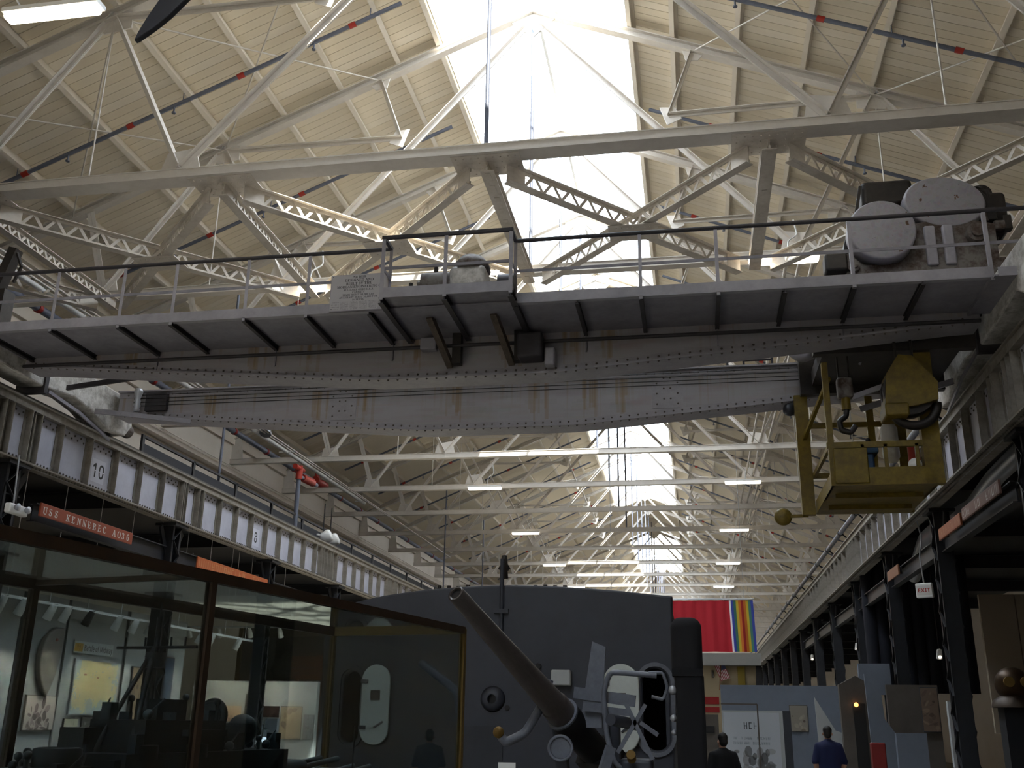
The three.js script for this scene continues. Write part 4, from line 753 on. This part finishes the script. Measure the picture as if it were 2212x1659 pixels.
  const bell = thing('bell_jar', 'bright glass dome lit from inside before the cross wall', 'display'); part(bell, 'dome', metres(lathe([[.19, 0], [.19, .36], [.15, .5], [.07, .58], [0, .6]], 20).translate(-12.15, .7, -28.6)), M.clear); part(bell, 'pedestal', merge(cyl(V(-12.15, 0, -28.6), V(-12.15, .7, -28.6), .17, 16)), M.exhibit); part(bell, 'lamp_core', metres(ball(-12.15, .97, -28.6, .08)), std('#fff', .3, { emissive: '#e8ecff', emissiveIntensity: 2 }));
  const t2 = thing('light_track', 'short white lighting track before the pale cross wall', 'light track'); part(t2, 'rail', merge(span(-16.2, -12.3, 4.2, 4.25, -30.2, -30.14)), M.white); for (const x of [-15.8, -14.2, -12.6]) part(t2, 'drop_rod', merge(cyl(V(x, 4.25, -30.17), V(x, 6.56, -30.17), .008, 6)), M.white);
  [-15.6, -14.6, -13.6, -12.6].forEach((x, i) => { const l = thing('track_spotlight', `white spotlight over the cross wall, ${ords[i]} from its left end`, 'spotlight', 'cross wall spotlights'); l.position.set(x, 4.05, -30.17); l.rotation.x = .6; part(l, 'lamp_can', metres(lathe([[.02, .16], [.06, .15], [.075, .05], [.085, -.14], [.07, -.14], [.06, 0]], 16)), M.white); part(l, 'stirrup', merge(bar(V(0, .13, 0), V(0, .2, .06), .02)), M.white); part(l, 'bulb', metres(ball(0, -.08, 0, .045, 10)), std('#fff', .4, { emissive: '#ffdfae', emissiveIntensity: 2.5 })); const sp = new THREE.SpotLight('#ffe9d2', 12, 0, .7, .9, 2); sp.position.set(0, -.2, 0); sp.castShadow = true; const tg = new THREE.Object3D(); tg.position.set(0, -2.2, 0); l.add(tg); sp.target = tg; l.add(sp); });
}
// ---------------------------------------------------------------- the grey gun mount and the deck gun before it
{
  const m = thing('gun_mount', 'large dark grey gun mount shield with oval doors in the middle', 'gun mount'); const z = -14;
  const S = new THREE.Shape(); S.moveTo(-5.0, 0); S.lineTo(-.38, 0); S.lineTo(-.31, 3.2); S.bezierCurveTo(-1.4, 3.33, -2.2, 3.37, -2.7, 3.36); S.bezierCurveTo(-3.6, 3.34, -4.3, 3.26, -4.8, 3.12); S.bezierCurveTo(-5.1, 3.0, -5.15, 2.8, -5.15, 2.5); S.lineTo(-5.0, 0);
  for (const [x, w, h, y] of [[-.54, .4, 1.08, 1.77], [-4.72, .3, 1.0, 1.75]]) { const h0 = new THREE.Path(), r = w / 2, k = h / 2 - r; h0.absarc(x, y + k, r, 0, Math.PI, false); h0.absarc(x, y - k, r, Math.PI, 2 * Math.PI, false); S.holes.push(h0); }
  part(m, 'front_plate', metres(new THREE.ExtrudeGeometry(S, { depth: .1, bevelEnabled: true, bevelSize: .03, bevelThickness: .03, curveSegments: 20 }).translate(0, 0, z - .1)), M.gunGrey);
  part(m, 'side_plate', merge(span(-.42, -.32, 0, 3.2, z - .1, z - 4)), M.gunGrey); part(m, 'side_plate', merge(span(-5.15, -5.05, 0, 2.9, z - .1, z - 4)), M.gunGrey);
  part(m, 'back_plate', merge(span(-5.1, -.4, 0, 3.0, z - 4, z - 3.9)), M.gunGrey);
  part(m, 'roof_plate', merge(bar(V(-5.1, 2.98, z - 2.05), V(-2.7, 3.34, z - 2.05), 3.95, .05), bar(V(-2.7, 3.34, z - 2.05), V(-.33, 3.2, z - 2.05), 3.95, .05)), M.gunGrey);
  const ring = (x, y, w, h) => { const s = oval(w + .1, h + .1), k = oval(w, h); s.holes.push(k); return metres(new THREE.ExtrudeGeometry(s, { depth: .05, bevelEnabled: false, curveSegments: 16 }).translate(x, y, z + .02)); };
  part(m, 'door_frame', ring(-.54, 1.77, .4, 1.08), M.gunLight); part(m, 'door_frame', ring(-4.72, 1.75, .3, 1.0), M.gunGrey);
  const door = (x, y, w, h, turn, zz) => { const d = new THREE.Group(); d.name = 'door'; d.position.set(x, y, zz); d.rotation.y = turn; m.add(d); part(d, 'leaf', metres(new THREE.ExtrudeGeometry(oval(w, h), { depth: .04, bevelEnabled: true, bevelSize: .015, bevelThickness: .015, curveSegments: 16 })), M.doorPaint); part(d, 'placard', merge(box(0, .12, .07, .13, .13, .01)), M.exhibitTan); part(d, 'handle', merge(bar(V(0, -.3, .07), V(.12, -.22, .07), .025)), M.gunGrey); for (const yy of [-.3, .3]) part(d, 'hinge', merge(box(-w / 2 + .02, yy, .06, .1, .05, .05)), M.gunGrey); };
  door(-4.34, 1.78, .36, 1.02, .15, z + .1); door(-.98, 1.78, .44, 1.08, -.1, z + .1);
  part(m, 'pipe', merge(cyl(V(-2.62, 2.75, z + .05), V(-2.62, 3.75, z + .05), .03, 8), span(-2.72, -2.52, 3.0, 3.06, z + .03, z + .09)), M.gunGrey);
  part(m, 'antenna_fitting', metres(lathe([[.06, 0], [.05, .1], [.09, .14], [.05, .2], [.04, .32], [0, .33]], 12).translate(-2.62, 3.5, z - .1)), M.grease);
  for (let i = 0; i < 14; i++) part(m, 'roof_bolt', merge(cyl(V(-3.6 + i * .14, 3.3, z - .3), V(-3.6 + i * .14, 3.4 + .04 * rnd(), z - .3), .03, 8)), M.grease);
  part(m, 'observation_port', metres(lathe([[.06, .1], [.12, .1], [.15, .04], [.17, 0], [.06, 0]], 24).rotateX(Math.PI / 2).translate(-2.72, 1.87, z + .03)), M.gunGrey); part(m, 'observation_glass', merge(cyl(V(-2.72, 1.87, z), V(-2.72, 1.87, z + .06), .06, 16)), M.black);
  part(m, 'rivet_port', merge(cyl(V(-2.52, 1.76, z), V(-2.52, 1.76, z + .06), .035, 10)), M.black);
  part(m, 'box', metres(new RoundedBoxGeometry(.26, .2, .16, 2, .02).translate(-1.78, 2.15, z + .12)), M.exhibit, { label: 'small white box' });
  part(m, 'info_placard', merge(box(-2.85, 1.25, z + .05, .55, .55, .01)), M.exhibitDark);
  part(m, 'cleat', merge(cyl(V(-2.1, 2.3, z), V(-2.1, 2.3, z + .1), .04, 8)), M.black);

  const g = thing('deck_gun', 'dark deck gun with its barrel raised toward the upper left', 'gun');
  const a = V(-1.88, 2.56, -8), b = V(-1.12, 1.56, -9.55), d = a.clone().sub(b).normalize(), at = (t) => b.clone().addScaledVector(a.clone().sub(b), t);
  const [fm, L] = frameOf(b, a), bl = lathe([[0, -.02], [.13, -.02], [.13, .35], [.118, .36], [.105, .75], [.088, L * .62], [.072, L - .18], [.074, L - .12], [.07, L], [.045, L], [.045, L - .5], [0, L - .5]], 32).rotateZ(-Math.PI / 2).translate(-L / 2, 0, 0).applyMatrix4(fm);
  part(g, 'barrel', metres(bl), painted('#3a3432', '#4c4643', N2, .38, 1.6, 1.5));
  part(g, 'bore', merge(cyl(at(.985), at(.995), .046, 20)), M.black);
  part(g, 'slide', merge(cyl(at(-.03), at(.1), .15, 24)), M.black);
  part(g, 'breech', merge(cyl(at(-.25), at(-.03), .14, 24), bar(at(-.35), at(-.2), .3, .28)), M.black);
  part(g, 'slide_band', merge(cyl(at(.095), at(.105), .155, 24)), M.gunLight);
  part(g, 'carriage_arm', merge(tube([[-1.3, 1.95, -9.3], [-1.38, 1.7, -9.25], [-1.5, 1.5, -9.2], [-1.66, 1.42, -9.15], [-1.72, 1.5, -9.15]], .04, 24, 10)), M.gunLight);
  part(g, 'shield_bracket', metres(plate([[-.1, -.2], [.1, -.2], [.14, .5], [.02, .55]], .05).translate(-.95, 1.75, -9.5)), M.gunLight);
  part(g, 'sight_bar', merge(bar(V(-1.1, 1.85, -9.5), V(-.55, 1.78, -9.5), .08, .1), bar(V(-1.0, 1.72, -9.45), V(-.6, 1.68, -9.45), .05, .06)), M.gunLight);
  part(g, 'shoulder_loop', merge(tube([[-.35, 2.0, -9.4], [-.75, 2.02, -9.4], [-.82, 1.85, -9.4], [-.8, 1.5, -9.4], [-.72, 1.25, -9.4], [-.5, 1.2, -9.4]], .025, 40, 8)), M.gunLight);
  part(g, 'sight_window', merge(tube([[-.42, 2.02, -9.4], [-.3, 2.02, -9.4], [-.26, 1.9, -9.4], [-.3, 1.8, -9.4], [-.4, 1.82, -9.4]], .015, 24, 8)), M.gunLight);
  part(g, 'telescope', merge(cyl(V(-.75, 1.62, -9.2), V(-.55, 1.58, -9.7), .05, 14)), M.gunGrey);
  part(g, 'pedestal', metres(lathe([[.5, 0], [.48, .08], [.3, .2], [.24, .9], [.28, 1.1], [0, 1.12]], 28).translate(-.95, .0, -9.6)), M.gunGrey);
  part(g, 'yoke', merge(bar(V(-1.2, 1.05, -9.6), V(-1.25, 1.6, -9.55), .1, .2), bar(V(-.75, 1.05, -9.6), V(-.75, 1.6, -9.6), .1, .2)), M.gunGrey);
  part(g, 'elevating_wheel', merge(new THREE.TorusGeometry(.1, .014, 8, 24).translate(-1.18, 1.38, -9.15)), M.gunLight);
  part(g, 'hand_wheel', merge(cyl(V(-1.18, 1.38, -9.25), V(-1.18, 1.38, -9.16), .085, 20)), M.gunLight);
  part(g, 'brass_fitting', metres(ball(-1.72, 1.5, -9.12, .05, 12)), M.brass); part(g, 'brass_cap', merge(cyl(V(-.58, 1.3, -9.3), V(-.58, 1.34, -9.2), .04, 12)), M.brass);
  for (const [x0, y0, x1, y1] of [[-.62, 1.75, -.4, 1.3], [-.45, 1.75, -.7, 1.35], [-.5, 1.6, -.35, 1.5]]) part(g, 'linkage', merge(bar(V(x0, y0, -9.3), V(x1, y1, -9.3), .035)), M.gunLight);
  part(g, 'training_gear', metres(new RoundedBoxGeometry(.3, .3, .25, 3, .04).translate(-.55, 1.15, -9.5)), M.gunGrey); part(g, 'foot_strut', merge(bar(V(-.75, 1.4, -9.2), V(-.95, .8, -9.1), .06, .08)), M.gunLight);
  const lb = thing('exhibit_label', 'small white label standing before the deck gun', 'label'); lb.position.set(-1.62, 1.22, -9); part(lb, 'card', merge(box(0, 0, 0, .15, .08, .01)), M.white); part(lb, 'stem', merge(cyl(V(0, -1.22, 0), V(0, -.03, 0), .012, 6)), M.black);

  const p = thing('padded_post', 'tall black padded post beside the gun mount', 'post');
  part(p, 'column', metres(new RoundedBoxGeometry(.32, 2.15, .32, 5, .06).translate(-.08, 1.07, -12)), M.blackSoft); part(p, 'cap', metres(new RoundedBoxGeometry(.35, .66, .34, 6, .12).translate(-.1, 2.42, -12)), M.blackSoft); part(p, 'strap', merge(span(-.27, .07, 2.1, 2.18, -11.82, -12.18)), M.dark);
  for (const [y, s] of [[1.95, .05], [1.65, .04], [1.5, .03]]) part(p, 'side_fitting', metres(ball(-.27, y, -11.9, s, 10)), M.galv);
}

// ---------------------------------------------------------------- banner, far booth, propeller blade
{
  const b = thing('ribbon_banner', 'hanging red cloth banner with a rainbow striped edge', 'banner');
  const tex = printed(1024, 256, (c, W, H) => { c.fillStyle = '#a81626'; c.fillRect(0, 0, W, H); for (const left of [1, 0]) { const w = 150, x0 = left ? 0 : W - w, st = ['#2c3a8c', '#3a6a5a', '#b8a02a', '#b8641c', '#8f1c14', '#b8641c', '#b8a02a', '#3a6a5a', '#2c3a8c']; st.forEach((s, i) => { c.fillStyle = s; c.fillRect(x0 + i * w / 9, 0, w / 9 + 1, H); }); c.fillStyle = '#d6d0d2'; c.fillRect(left ? w : x0 - 12, 0, 12, H); } });
  const W = 5.4, H = 1.82, g = new THREE.PlaneGeometry(W, H, 80, 8), q = g.attributes.position;
  for (let i = 0; i < q.count; i++) { const x = q.getX(i), y = q.getY(i); q.setZ(i, .05 * Math.sin(x * 7 + y) * (.5 - y / H) + .02 * Math.sin(x * 17)); q.setX(i, x + .05 * (.5 - y / H) * (x > 0 ? 1 : 0)); }
  g.computeVertexNormals();
  const cl = part(b, 'cloth', g, std('#ffffff', .85, { map: tex, side: THREE.DoubleSide })); cl.position.set(2.12 - W / 2, 4.97, -38.12);
  part(b, 'pole', merge(cyl(V(2.2 - W, 5.92, -38.12), V(2.15, 5.92, -38.12), .03, 8)), M.galv);
  for (const x of [-3, 1.8]) part(b, 'rope', merge(cyl(V(x, 5.92, -38.12), V(x, 11.55, -38.12), .008, 5)), M.galv);

  const f = thing('far_booth', 'cream building front with red stripes far down the hall', 'booth');
  part(f, 'roof_band', merge(span(-2.5, 3.6, 4.75, 5.4, -62, -60)), M.exhibit); part(f, 'wall', merge(span(-2.5, 3.4, 0, 4.75, -61.5, -61)), std('#b9ab8e', .8));
  for (const [y0, y1] of [[2.65, 3.05], [2.2, 2.5]]) part(f, 'red_stripe', merge(span(-2.5, 1.2, y0, y1, -60.98, -60.94)), std('#a3161c', .6));
  for (const x of [.85, 1.6]) part(f, 'lamp_bracket', merge(span(x, x + .12, 4.1, 4.5, -60.95, -60.8)), M.exhibitTan);
  part(f, 'yellow_pillar', merge(span(2.3, 2.7, 2.8, 4.7, -60.9, -60.6)), std('#8c7a2a', .7)); part(f, 'yellow_base', merge(span(1.3, 2.2, 2.8, 3.5, -60.9, -60.6)), std('#8c7a2a', .7)); part(f, 'side_post', merge(bar(V(3.3, 0, -60.8), V(3.5, 5.2, -60.8), .3, .3)), M.steelDark);
  const fl = thing('small_flag', 'small hanging striped flag before the far booth', 'flag'); sheet(fl, 'cloth', .9, .55, printed(128, 80, (c) => { for (let i = 0; i < 13; i++) { c.fillStyle = i & 1 ? '#d9cfcf' : '#a33a4a'; c.fillRect(0, i * 6.2, 128, 6.4); } c.fillStyle = '#3a3f66'; c.fillRect(0, 0, 52, 43); })).rotation.z = -1.2; fl.children[0].position.set(1.45, 4.4, -60.5); part(fl, 'staff', merge(cyl(V(1.25, 3.4, -60.5), V(1.4, 5.0, -60.5), .03, 6)), M.wood); fl.children[0].material.side = THREE.DoubleSide;

  const p = thing('hanging_propeller', 'dark pointed propeller blade hanging at the upper left corner', 'propeller'); p.position.set(-4.06, 10.2, -8);
  const blade = () => { const s = new THREE.Shape(); s.moveTo(-.07, .2); s.bezierCurveTo(-.16, .7, -.19, 1.2, -.1, 2.0); s.bezierCurveTo(-.06, 2.2, .0, 2.35, .02, 2.4); s.bezierCurveTo(.12, 2.1, .17, 1.4, .15, .9); s.lineTo(.07, .2); s.closePath(); return new THREE.ExtrudeGeometry(s, { depth: .04, bevelEnabled: true, bevelSize: .015, bevelThickness: .015, curveSegments: 16 }); };
  for (let i = 0; i < 3; i++) part(p, 'blade', metres(blade().rotateZ(Math.PI - .62 + i * 2.0944)), painted('#1d1f26', '#2a2d36', N1, .45, 1.4, 1));
  part(p, 'hub', merge(cyl(V(0, 0, -.15), V(0, 0, .2), .24, 24)), M.steelDark); part(p, 'suspension_cable', merge(cyl(V(0, 0, 0), V(0, 8.6, 0), .02, 6)), M.galv);
}

// ---------------------------------------------------------------- exhibits in the right aisle
{
  const W = (name, label, cat, x0, x1, y0, y1, z, m, t = .15) => { const o = thing(name, label, cat); part(o, 'panel', merge(span(x0, x1, y0, y1, z - t, z)), m); return o; };
  W('exhibit_wall', 'wide pale blue exhibit wall low on the right', 'exhibit wall', .56, 3.5, 0, 2.5, -26, M.exhibitBlue);
  const tp = W('text_panel', 'grey text panel with a dark headline and photograph', 'text panel', .52, 1.83, 0, 1.89, -24, M.exhibit, .25);
  sheet(tp, 'print', 1.2, 1.7, printed(256, 360, (c) => { c.fillStyle = '#b9bfc6'; c.fillRect(0, 0, 256, 360); worn(c, 70, 160, 44, 74, 4, '#17181c'); worn(c, 40, 220, 108, 120, 18, '#5a6470'); worn(c, 40, 220, 130, 142, 18, '#5a6470'); blotchOn(c, 50, 170, 170, 190); })).position.set(1.15, 1.0, -23.995);
  part(tp, 'side_return', merge(span(1.83, 2.0, 0, 1.89, -24.25, -24)), M.exhibitDark);
  const fr = thing('stand_frame', 'thin pale stand frame above the grey text panel', 'frame'); part(fr, 'bar', merge(bar(V(.5, 2.02, -23.7), V(1.28, 2.02, -23.7), .03)), M.exhibitTan); part(fr, 'upright', merge(bar(V(1.28, 0, -23.7), V(1.28, 2.02, -23.7), .03)), M.exhibitTan);
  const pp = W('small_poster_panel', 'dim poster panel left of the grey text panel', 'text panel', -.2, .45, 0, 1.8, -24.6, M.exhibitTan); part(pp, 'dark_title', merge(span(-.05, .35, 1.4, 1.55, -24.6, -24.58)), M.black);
  picture('small dim painting on the pale blue wall', 'picture', .42, .6, [2.35, 1.75, -25.97], 0, blotches('#8a8478', ['#3a2a26', '#5a4a40', '#a39a88'], 10, .4), M.exhibitTan);
  const ki = thing('kiosk_panel', 'tall dark angled kiosk with a small orange lamp', 'kiosk'); part(ki, 'panel', metres(plate([[0, 0], [.55, 0], [.5, 2.5], [.33, 2.6], [-.02, 2.42]], .2).translate(2.95, 0, -23)), M.exhibitTan); part(ki, 'dark_slot', merge(span(3.18, 3.42, 0, 2.05, -22.9, -22.88)), M.black);
  part(ki, 'lamp', metres(ball(3.24, 2.02, -22.84, .045, 10)), std('#ffb060', .4, { emissive: '#ffab52', emissiveIntensity: 3 }));
  const wd = thing('white_fin', 'white triangular fin panel beside the dark kiosk', 'panel'); part(wd, 'panel', metres(plate([[0, 0], [.5, 0], [.5, 1.45], [.35, 1.5], [-.05, 2.2]], .06).translate(2.6, 0, -24.2)), M.exhibit);
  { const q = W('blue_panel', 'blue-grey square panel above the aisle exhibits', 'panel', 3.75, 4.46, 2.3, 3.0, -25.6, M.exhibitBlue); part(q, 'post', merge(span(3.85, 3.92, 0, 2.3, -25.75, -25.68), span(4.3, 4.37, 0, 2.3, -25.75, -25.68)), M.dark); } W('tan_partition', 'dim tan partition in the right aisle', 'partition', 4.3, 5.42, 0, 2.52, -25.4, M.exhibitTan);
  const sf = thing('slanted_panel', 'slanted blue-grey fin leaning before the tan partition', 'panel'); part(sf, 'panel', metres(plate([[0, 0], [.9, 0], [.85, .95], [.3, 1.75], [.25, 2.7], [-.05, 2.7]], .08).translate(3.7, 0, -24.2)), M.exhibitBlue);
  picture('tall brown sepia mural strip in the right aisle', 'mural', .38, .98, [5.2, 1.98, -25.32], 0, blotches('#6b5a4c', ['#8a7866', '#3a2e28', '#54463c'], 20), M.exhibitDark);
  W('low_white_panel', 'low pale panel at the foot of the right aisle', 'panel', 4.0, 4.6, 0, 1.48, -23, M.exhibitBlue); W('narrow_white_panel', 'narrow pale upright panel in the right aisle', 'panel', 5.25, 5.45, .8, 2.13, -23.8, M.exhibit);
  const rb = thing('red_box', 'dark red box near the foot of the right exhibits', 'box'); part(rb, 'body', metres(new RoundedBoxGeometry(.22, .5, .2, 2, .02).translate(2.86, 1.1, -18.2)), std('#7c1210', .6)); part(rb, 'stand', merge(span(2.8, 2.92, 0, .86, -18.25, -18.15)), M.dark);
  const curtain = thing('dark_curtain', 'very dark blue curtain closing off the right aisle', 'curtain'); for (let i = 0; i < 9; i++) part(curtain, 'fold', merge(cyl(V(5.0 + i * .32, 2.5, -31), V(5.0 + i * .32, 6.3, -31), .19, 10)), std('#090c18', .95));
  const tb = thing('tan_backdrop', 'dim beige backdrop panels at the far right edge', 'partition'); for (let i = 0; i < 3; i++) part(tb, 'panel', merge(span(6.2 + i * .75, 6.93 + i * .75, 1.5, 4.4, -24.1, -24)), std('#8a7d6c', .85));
  const wp = thing('wooden_upright', 'orange-brown wooden upright at the right edge', 'post'); part(wp, 'timber', merge(bar(V(6.05, 0, -17.0), V(5.9, 3.4, -17.0), .14)), M.wood);
  const fp = thing('fabric_display', 'pale draped uniform on a stand at the right edge', 'display'); part(fp, 'drape', metres(lathe([[.3, 0], [.27, .3], [.2, .6], [.1, .85], [.04, 1.0], [0, 1.02]], 20).scale(1, 1, .6).translate(5.3, 1.85, -16)), M.exhibitBlue); part(fp, 'base', merge(cyl(V(5.3, 0, -16), V(5.3, 1.86, -16), .25, 16)), M.dark);
  const bt = thing('bent_tube', 'pale bent tube frame at the lower right', 'frame'); part(bt, 'tube', merge(tube([[3.95, 1.1, -13.5], [3.98, 1.5, -13.5], [4.05, 1.9, -13.5], [4.12, 2.02, -13.5], [4.5, 2.25, -13.5], [4.75, 2.4, -13.5]], .06, 40, 10)), M.exhibitBlue); part(bt, 'leg', merge(cyl(V(3.95, 0, -13.5), V(3.95, 1.12, -13.5), .05, 10)), M.exhibitBlue);
  const mc = thing('dark_machine', 'dark bronze diving helmet display in the right aisle', 'display'); part(mc, 'helmet', metres(ball(5.55, 2.35, -20, .3, 20)), std('#3a2a18', .4, { metalness: .6 })); for (const d of [-.14, .14]) part(mc, 'port', merge(cyl(V(5.55 + d, 2.38, -19.72), V(5.55 + d, 2.38, -19.66), .09, 16)), M.brass); part(mc, 'collar', metres(lathe([[.4, 0], [.36, .12], [.24, .2]], 20).translate(5.55, 1.95, -20)), std('#2e2216', .5, { metalness: .5 })); part(mc, 'stand', merge(span(5.3, 5.8, 0, 1.96, -20.2, -19.8)), M.dark);
  // small lamps in the dark aisle
  [[6.2, 4.35, -20, 'above the diving helmet'], [5.9, 3.3, -27, 'over the curtain'], [5.3, 4.1, -36, 'midway along the aisle'], [5.5, 3.9, -42, 'farther along the aisle'], [5.2, 3.4, -33, 'low beside a column'], [5.0, 4.4, -47, 'farthest in the aisle']].forEach(([x, y, z, n], i) => { const l = thing('aisle_lamp', 'small dim spotlight in the dark right aisle ' + n, 'spotlight', 'right aisle spotlights'); l.position.set(x, y, z); part(l, 'lamp_can', metres(lathe([[.02, .14], [.06, .12], [.075, -.1], [.06, -.1]], 14).rotateX(.5)), M.white); part(l, 'bulb', metres(ball(0, -.06, .03, .045, 10)), std('#fff', .4, { emissive: '#fff0da', emissiveIntensity: 1.5 })); part(l, 'stem', merge(cyl(V(0, .1, 0), V(0, 6.57 - y, 0), .012, 6)), M.black); });
}
function blotchOn(c, x, y, w, h) { for (let i = 0; i < 60; i++) { const v = 20 + 140 * rnd(); c.fillStyle = `rgba(${v},${v},${v},.6)`; c.beginPath(); c.ellipse(x + w * rnd(), y + h * rnd(), 6 + 14 * rnd(), 6 + 22 * rnd(), 0, 0, 7); c.fill(); } }

// ---------------------------------------------------------------- visitors
function mesher(bones, lo, hi, cell, k) { // smooth union of tapered capsules
  const size = Math.max(hi[0] - lo[0], hi[1] - lo[1], hi[2] - lo[2]), n = Math.ceil(size / cell) + 2, mc = new MarchingCubes(n, new THREE.MeshBasicMaterial(), false, false, 200000);
  const c = [(lo[0] + hi[0]) / 2, (lo[1] + hi[1]) / 2, (lo[2] + hi[2]) / 2], half = size / 2;
  mc.isolation = 0;
  for (let z = 0; z < n; z++) for (let y = 0; y < n; y++) for (let x = 0; x < n; x++) {
    const p = [c[0] + ((x - n / 2) / (n / 2)) * half, c[1] + ((y - n / 2) / (n / 2)) * half, c[2] + ((z - n / 2) / (n / 2)) * half];
    let d = 1;
    for (const [a, b, ra, rb, sx = 1, sz = 1] of bones) {
      const q = [(p[0] - a[0]) / sx, p[1] - a[1], (p[2] - a[2]) / sz], e = [(b[0] - a[0]) / sx, b[1] - a[1], (b[2] - a[2]) / sz], ee = e[0] ** 2 + e[1] ** 2 + e[2] ** 2 || 1e-9;
      const t = Math.min(1, Math.max(0, (q[0] * e[0] + q[1] * e[1] + q[2] * e[2]) / ee)), v = Math.hypot(q[0] - t * e[0], q[1] - t * e[1], q[2] - t * e[2]) - (ra + (rb - ra) * t);
      const h = Math.max(0, Math.min(1, .5 + .5 * (d - v) / k)); d = d * (1 - h) + v * h - k * h * (1 - h);
    }
    mc.field[x + y * n + z * n * n] = -d;
  }
  mc.update();
  const g = new THREE.BufferGeometry(), m = mc.count;
  g.setAttribute('position', new THREE.BufferAttribute(mc.positionArray.slice(0, m * 3), 3)); g.setAttribute('normal', new THREE.BufferAttribute(mc.normalArray.slice(0, m * 3), 3));
  g.scale(half, half, half).translate(...c); g.setAttribute('uv', new THREE.BufferAttribute(new Float32Array(m * 2), 2)); g.computeVertexNormals(); return g;
}
function person(label, x, z, turn, shirt, legs, height) {
  const p = thing('person', label, 'person'); p.position.set(x, 0, z); p.rotation.y = turn; p.scale.setScalar(height / 1.75);
  const arm = (s) => [[[s * .19, 1.42, 0], [s * .25, 1.12, .02], .06, .048], [[s * .25, 1.12, .02], [s * .23, .9, -.08], .046, .036]];
  const body = mesher([[[0, 1.5, -.01], [0, 1.6, -.02], .055, .055], ...arm(1), ...arm(-1), [[0, 1.35, 0], [0, 1.05, 0], .15, .14, 1.25, .85], [[0, 1.0, 0], [0, .92, 0], .15, .15, 1.15, .9], ...[-1, 1].flatMap((s) => [[[s * .09, .9, 0], [s * .1, .5, .01], .095, .062], [[s * .1, .5, .01], [s * .1, .08, .03], .06, .042], [[s * .1, .05, .02], [s * .11, .04, -.16], .045, .035]])], [-.5, 0, -.5], [.5, 1.9, .5], .022, .03);
  const head = mesher([[[0, 1.68, 0], [0, 1.62, -.03], .085, .07, .9, 1.05], [[0, 1.6, -.07], [0, 1.58, -.06], .045, .04], [[0, 1.645, -.095], [0, 1.63, -.11], .016, .014], [[-.08, 1.65, 0], [-.083, 1.63, 0], .016, .012], [[.08, 1.65, 0], [.083, 1.63, 0], .016, .012]], [-.16, 1.45, -.16], [.16, 1.8, .16], .009, .02);
  const hand = (s) => mesher([[[s * .23, .9, -.08], [s * .23, .83, -.1], .032, .03, .6, 1], ...[0, 1, 2, 3].map((i) => [[s * .23, .82, -.13 + i * .02], [s * .225, .74 + .008 * Math.abs(i - 1.5), -.135 + i * .02], .0095, .008]), [[s * .225, .86, -.12], [s * .215, .8, -.155], .011, .009]], [s * .23 - .08, .7, -.2], [s * .23 + .08, .95, 0], .006, .008);
  part(p, 'body', mergeGeometries([body, head, hand(1), hand(-1)].map((g) => g)), M.skin);
  const torso = mesher([[[0, 1.38, 0], [0, 1.05, 0], .165, .155, 1.28, .9], [[0, 1.0, 0], [0, .92, 0], .158, .16, 1.18, .95], ...[-1, 1].map((s) => [[s * .18, 1.42, 0], [s * .255, 1.16, .02], .078, .07]), [[0, 1.46, 0], [0, 1.5, -.01], .085, .07]], [-.5, .7, -.5], [.5, 1.7, .5], .02, .035);
  part(p, 'shirt', torso, shirt);
  const tr = mesher([[[0, .98, 0], [0, .9, 0], .155, .16, 1.18, .95], ...[-1, 1].flatMap((s) => [[[s * .09, .88, 0], [s * .105, .5, .01], .11, .085], [[s * .105, .5, .01], [s * .105, .09, .03], .083, .07]])], [-.4, 0, -.4], [.4, 1.15, .4], .02, .025);
  part(p, 'trousers', tr, legs);
  const hair = mesher([[[0, 1.71, .015], [0, 1.64, .035], .087, .072, .95, 1.0]], [-.15, 1.5, -.12], [.15, 1.85, .18], .01, .01);
  part(p, 'hair', hair, M.hair);
  for (const s of [-1, 1]) { part(p, 'shoe', metres(new RoundedBoxGeometry(.1, .09, .27, 3, .035).translate(s * .108, .045, -.05)), M.black); part(p, 'eye', metres(ball(s * .032, 1.665, -.083, .011, 8)), M.black); }
  part(p, 'mouth', metres(new RoundedBoxGeometry(.045, .008, .01, 2, .003).translate(0, 1.59, -.108)), M.redDark);
}
person('person seen from behind in a dark blue shirt near the blue wall', 2.12, -18.5, 0, M.navy, M.trousers, 1.56);
person('person in black at the foot of the gun mount', .32, -15.2, .4, M.dark, M.dark, 1.45);
person('person in dark clothes at the lower right corner', 5.05, -14.2, -.6, M.dark, M.trousers, 1.42);

scene.traverse((o) => { if (o.isMesh) { o.castShadow = true; o.receiveShadow = true; } });
renderer.render(scene, camera);
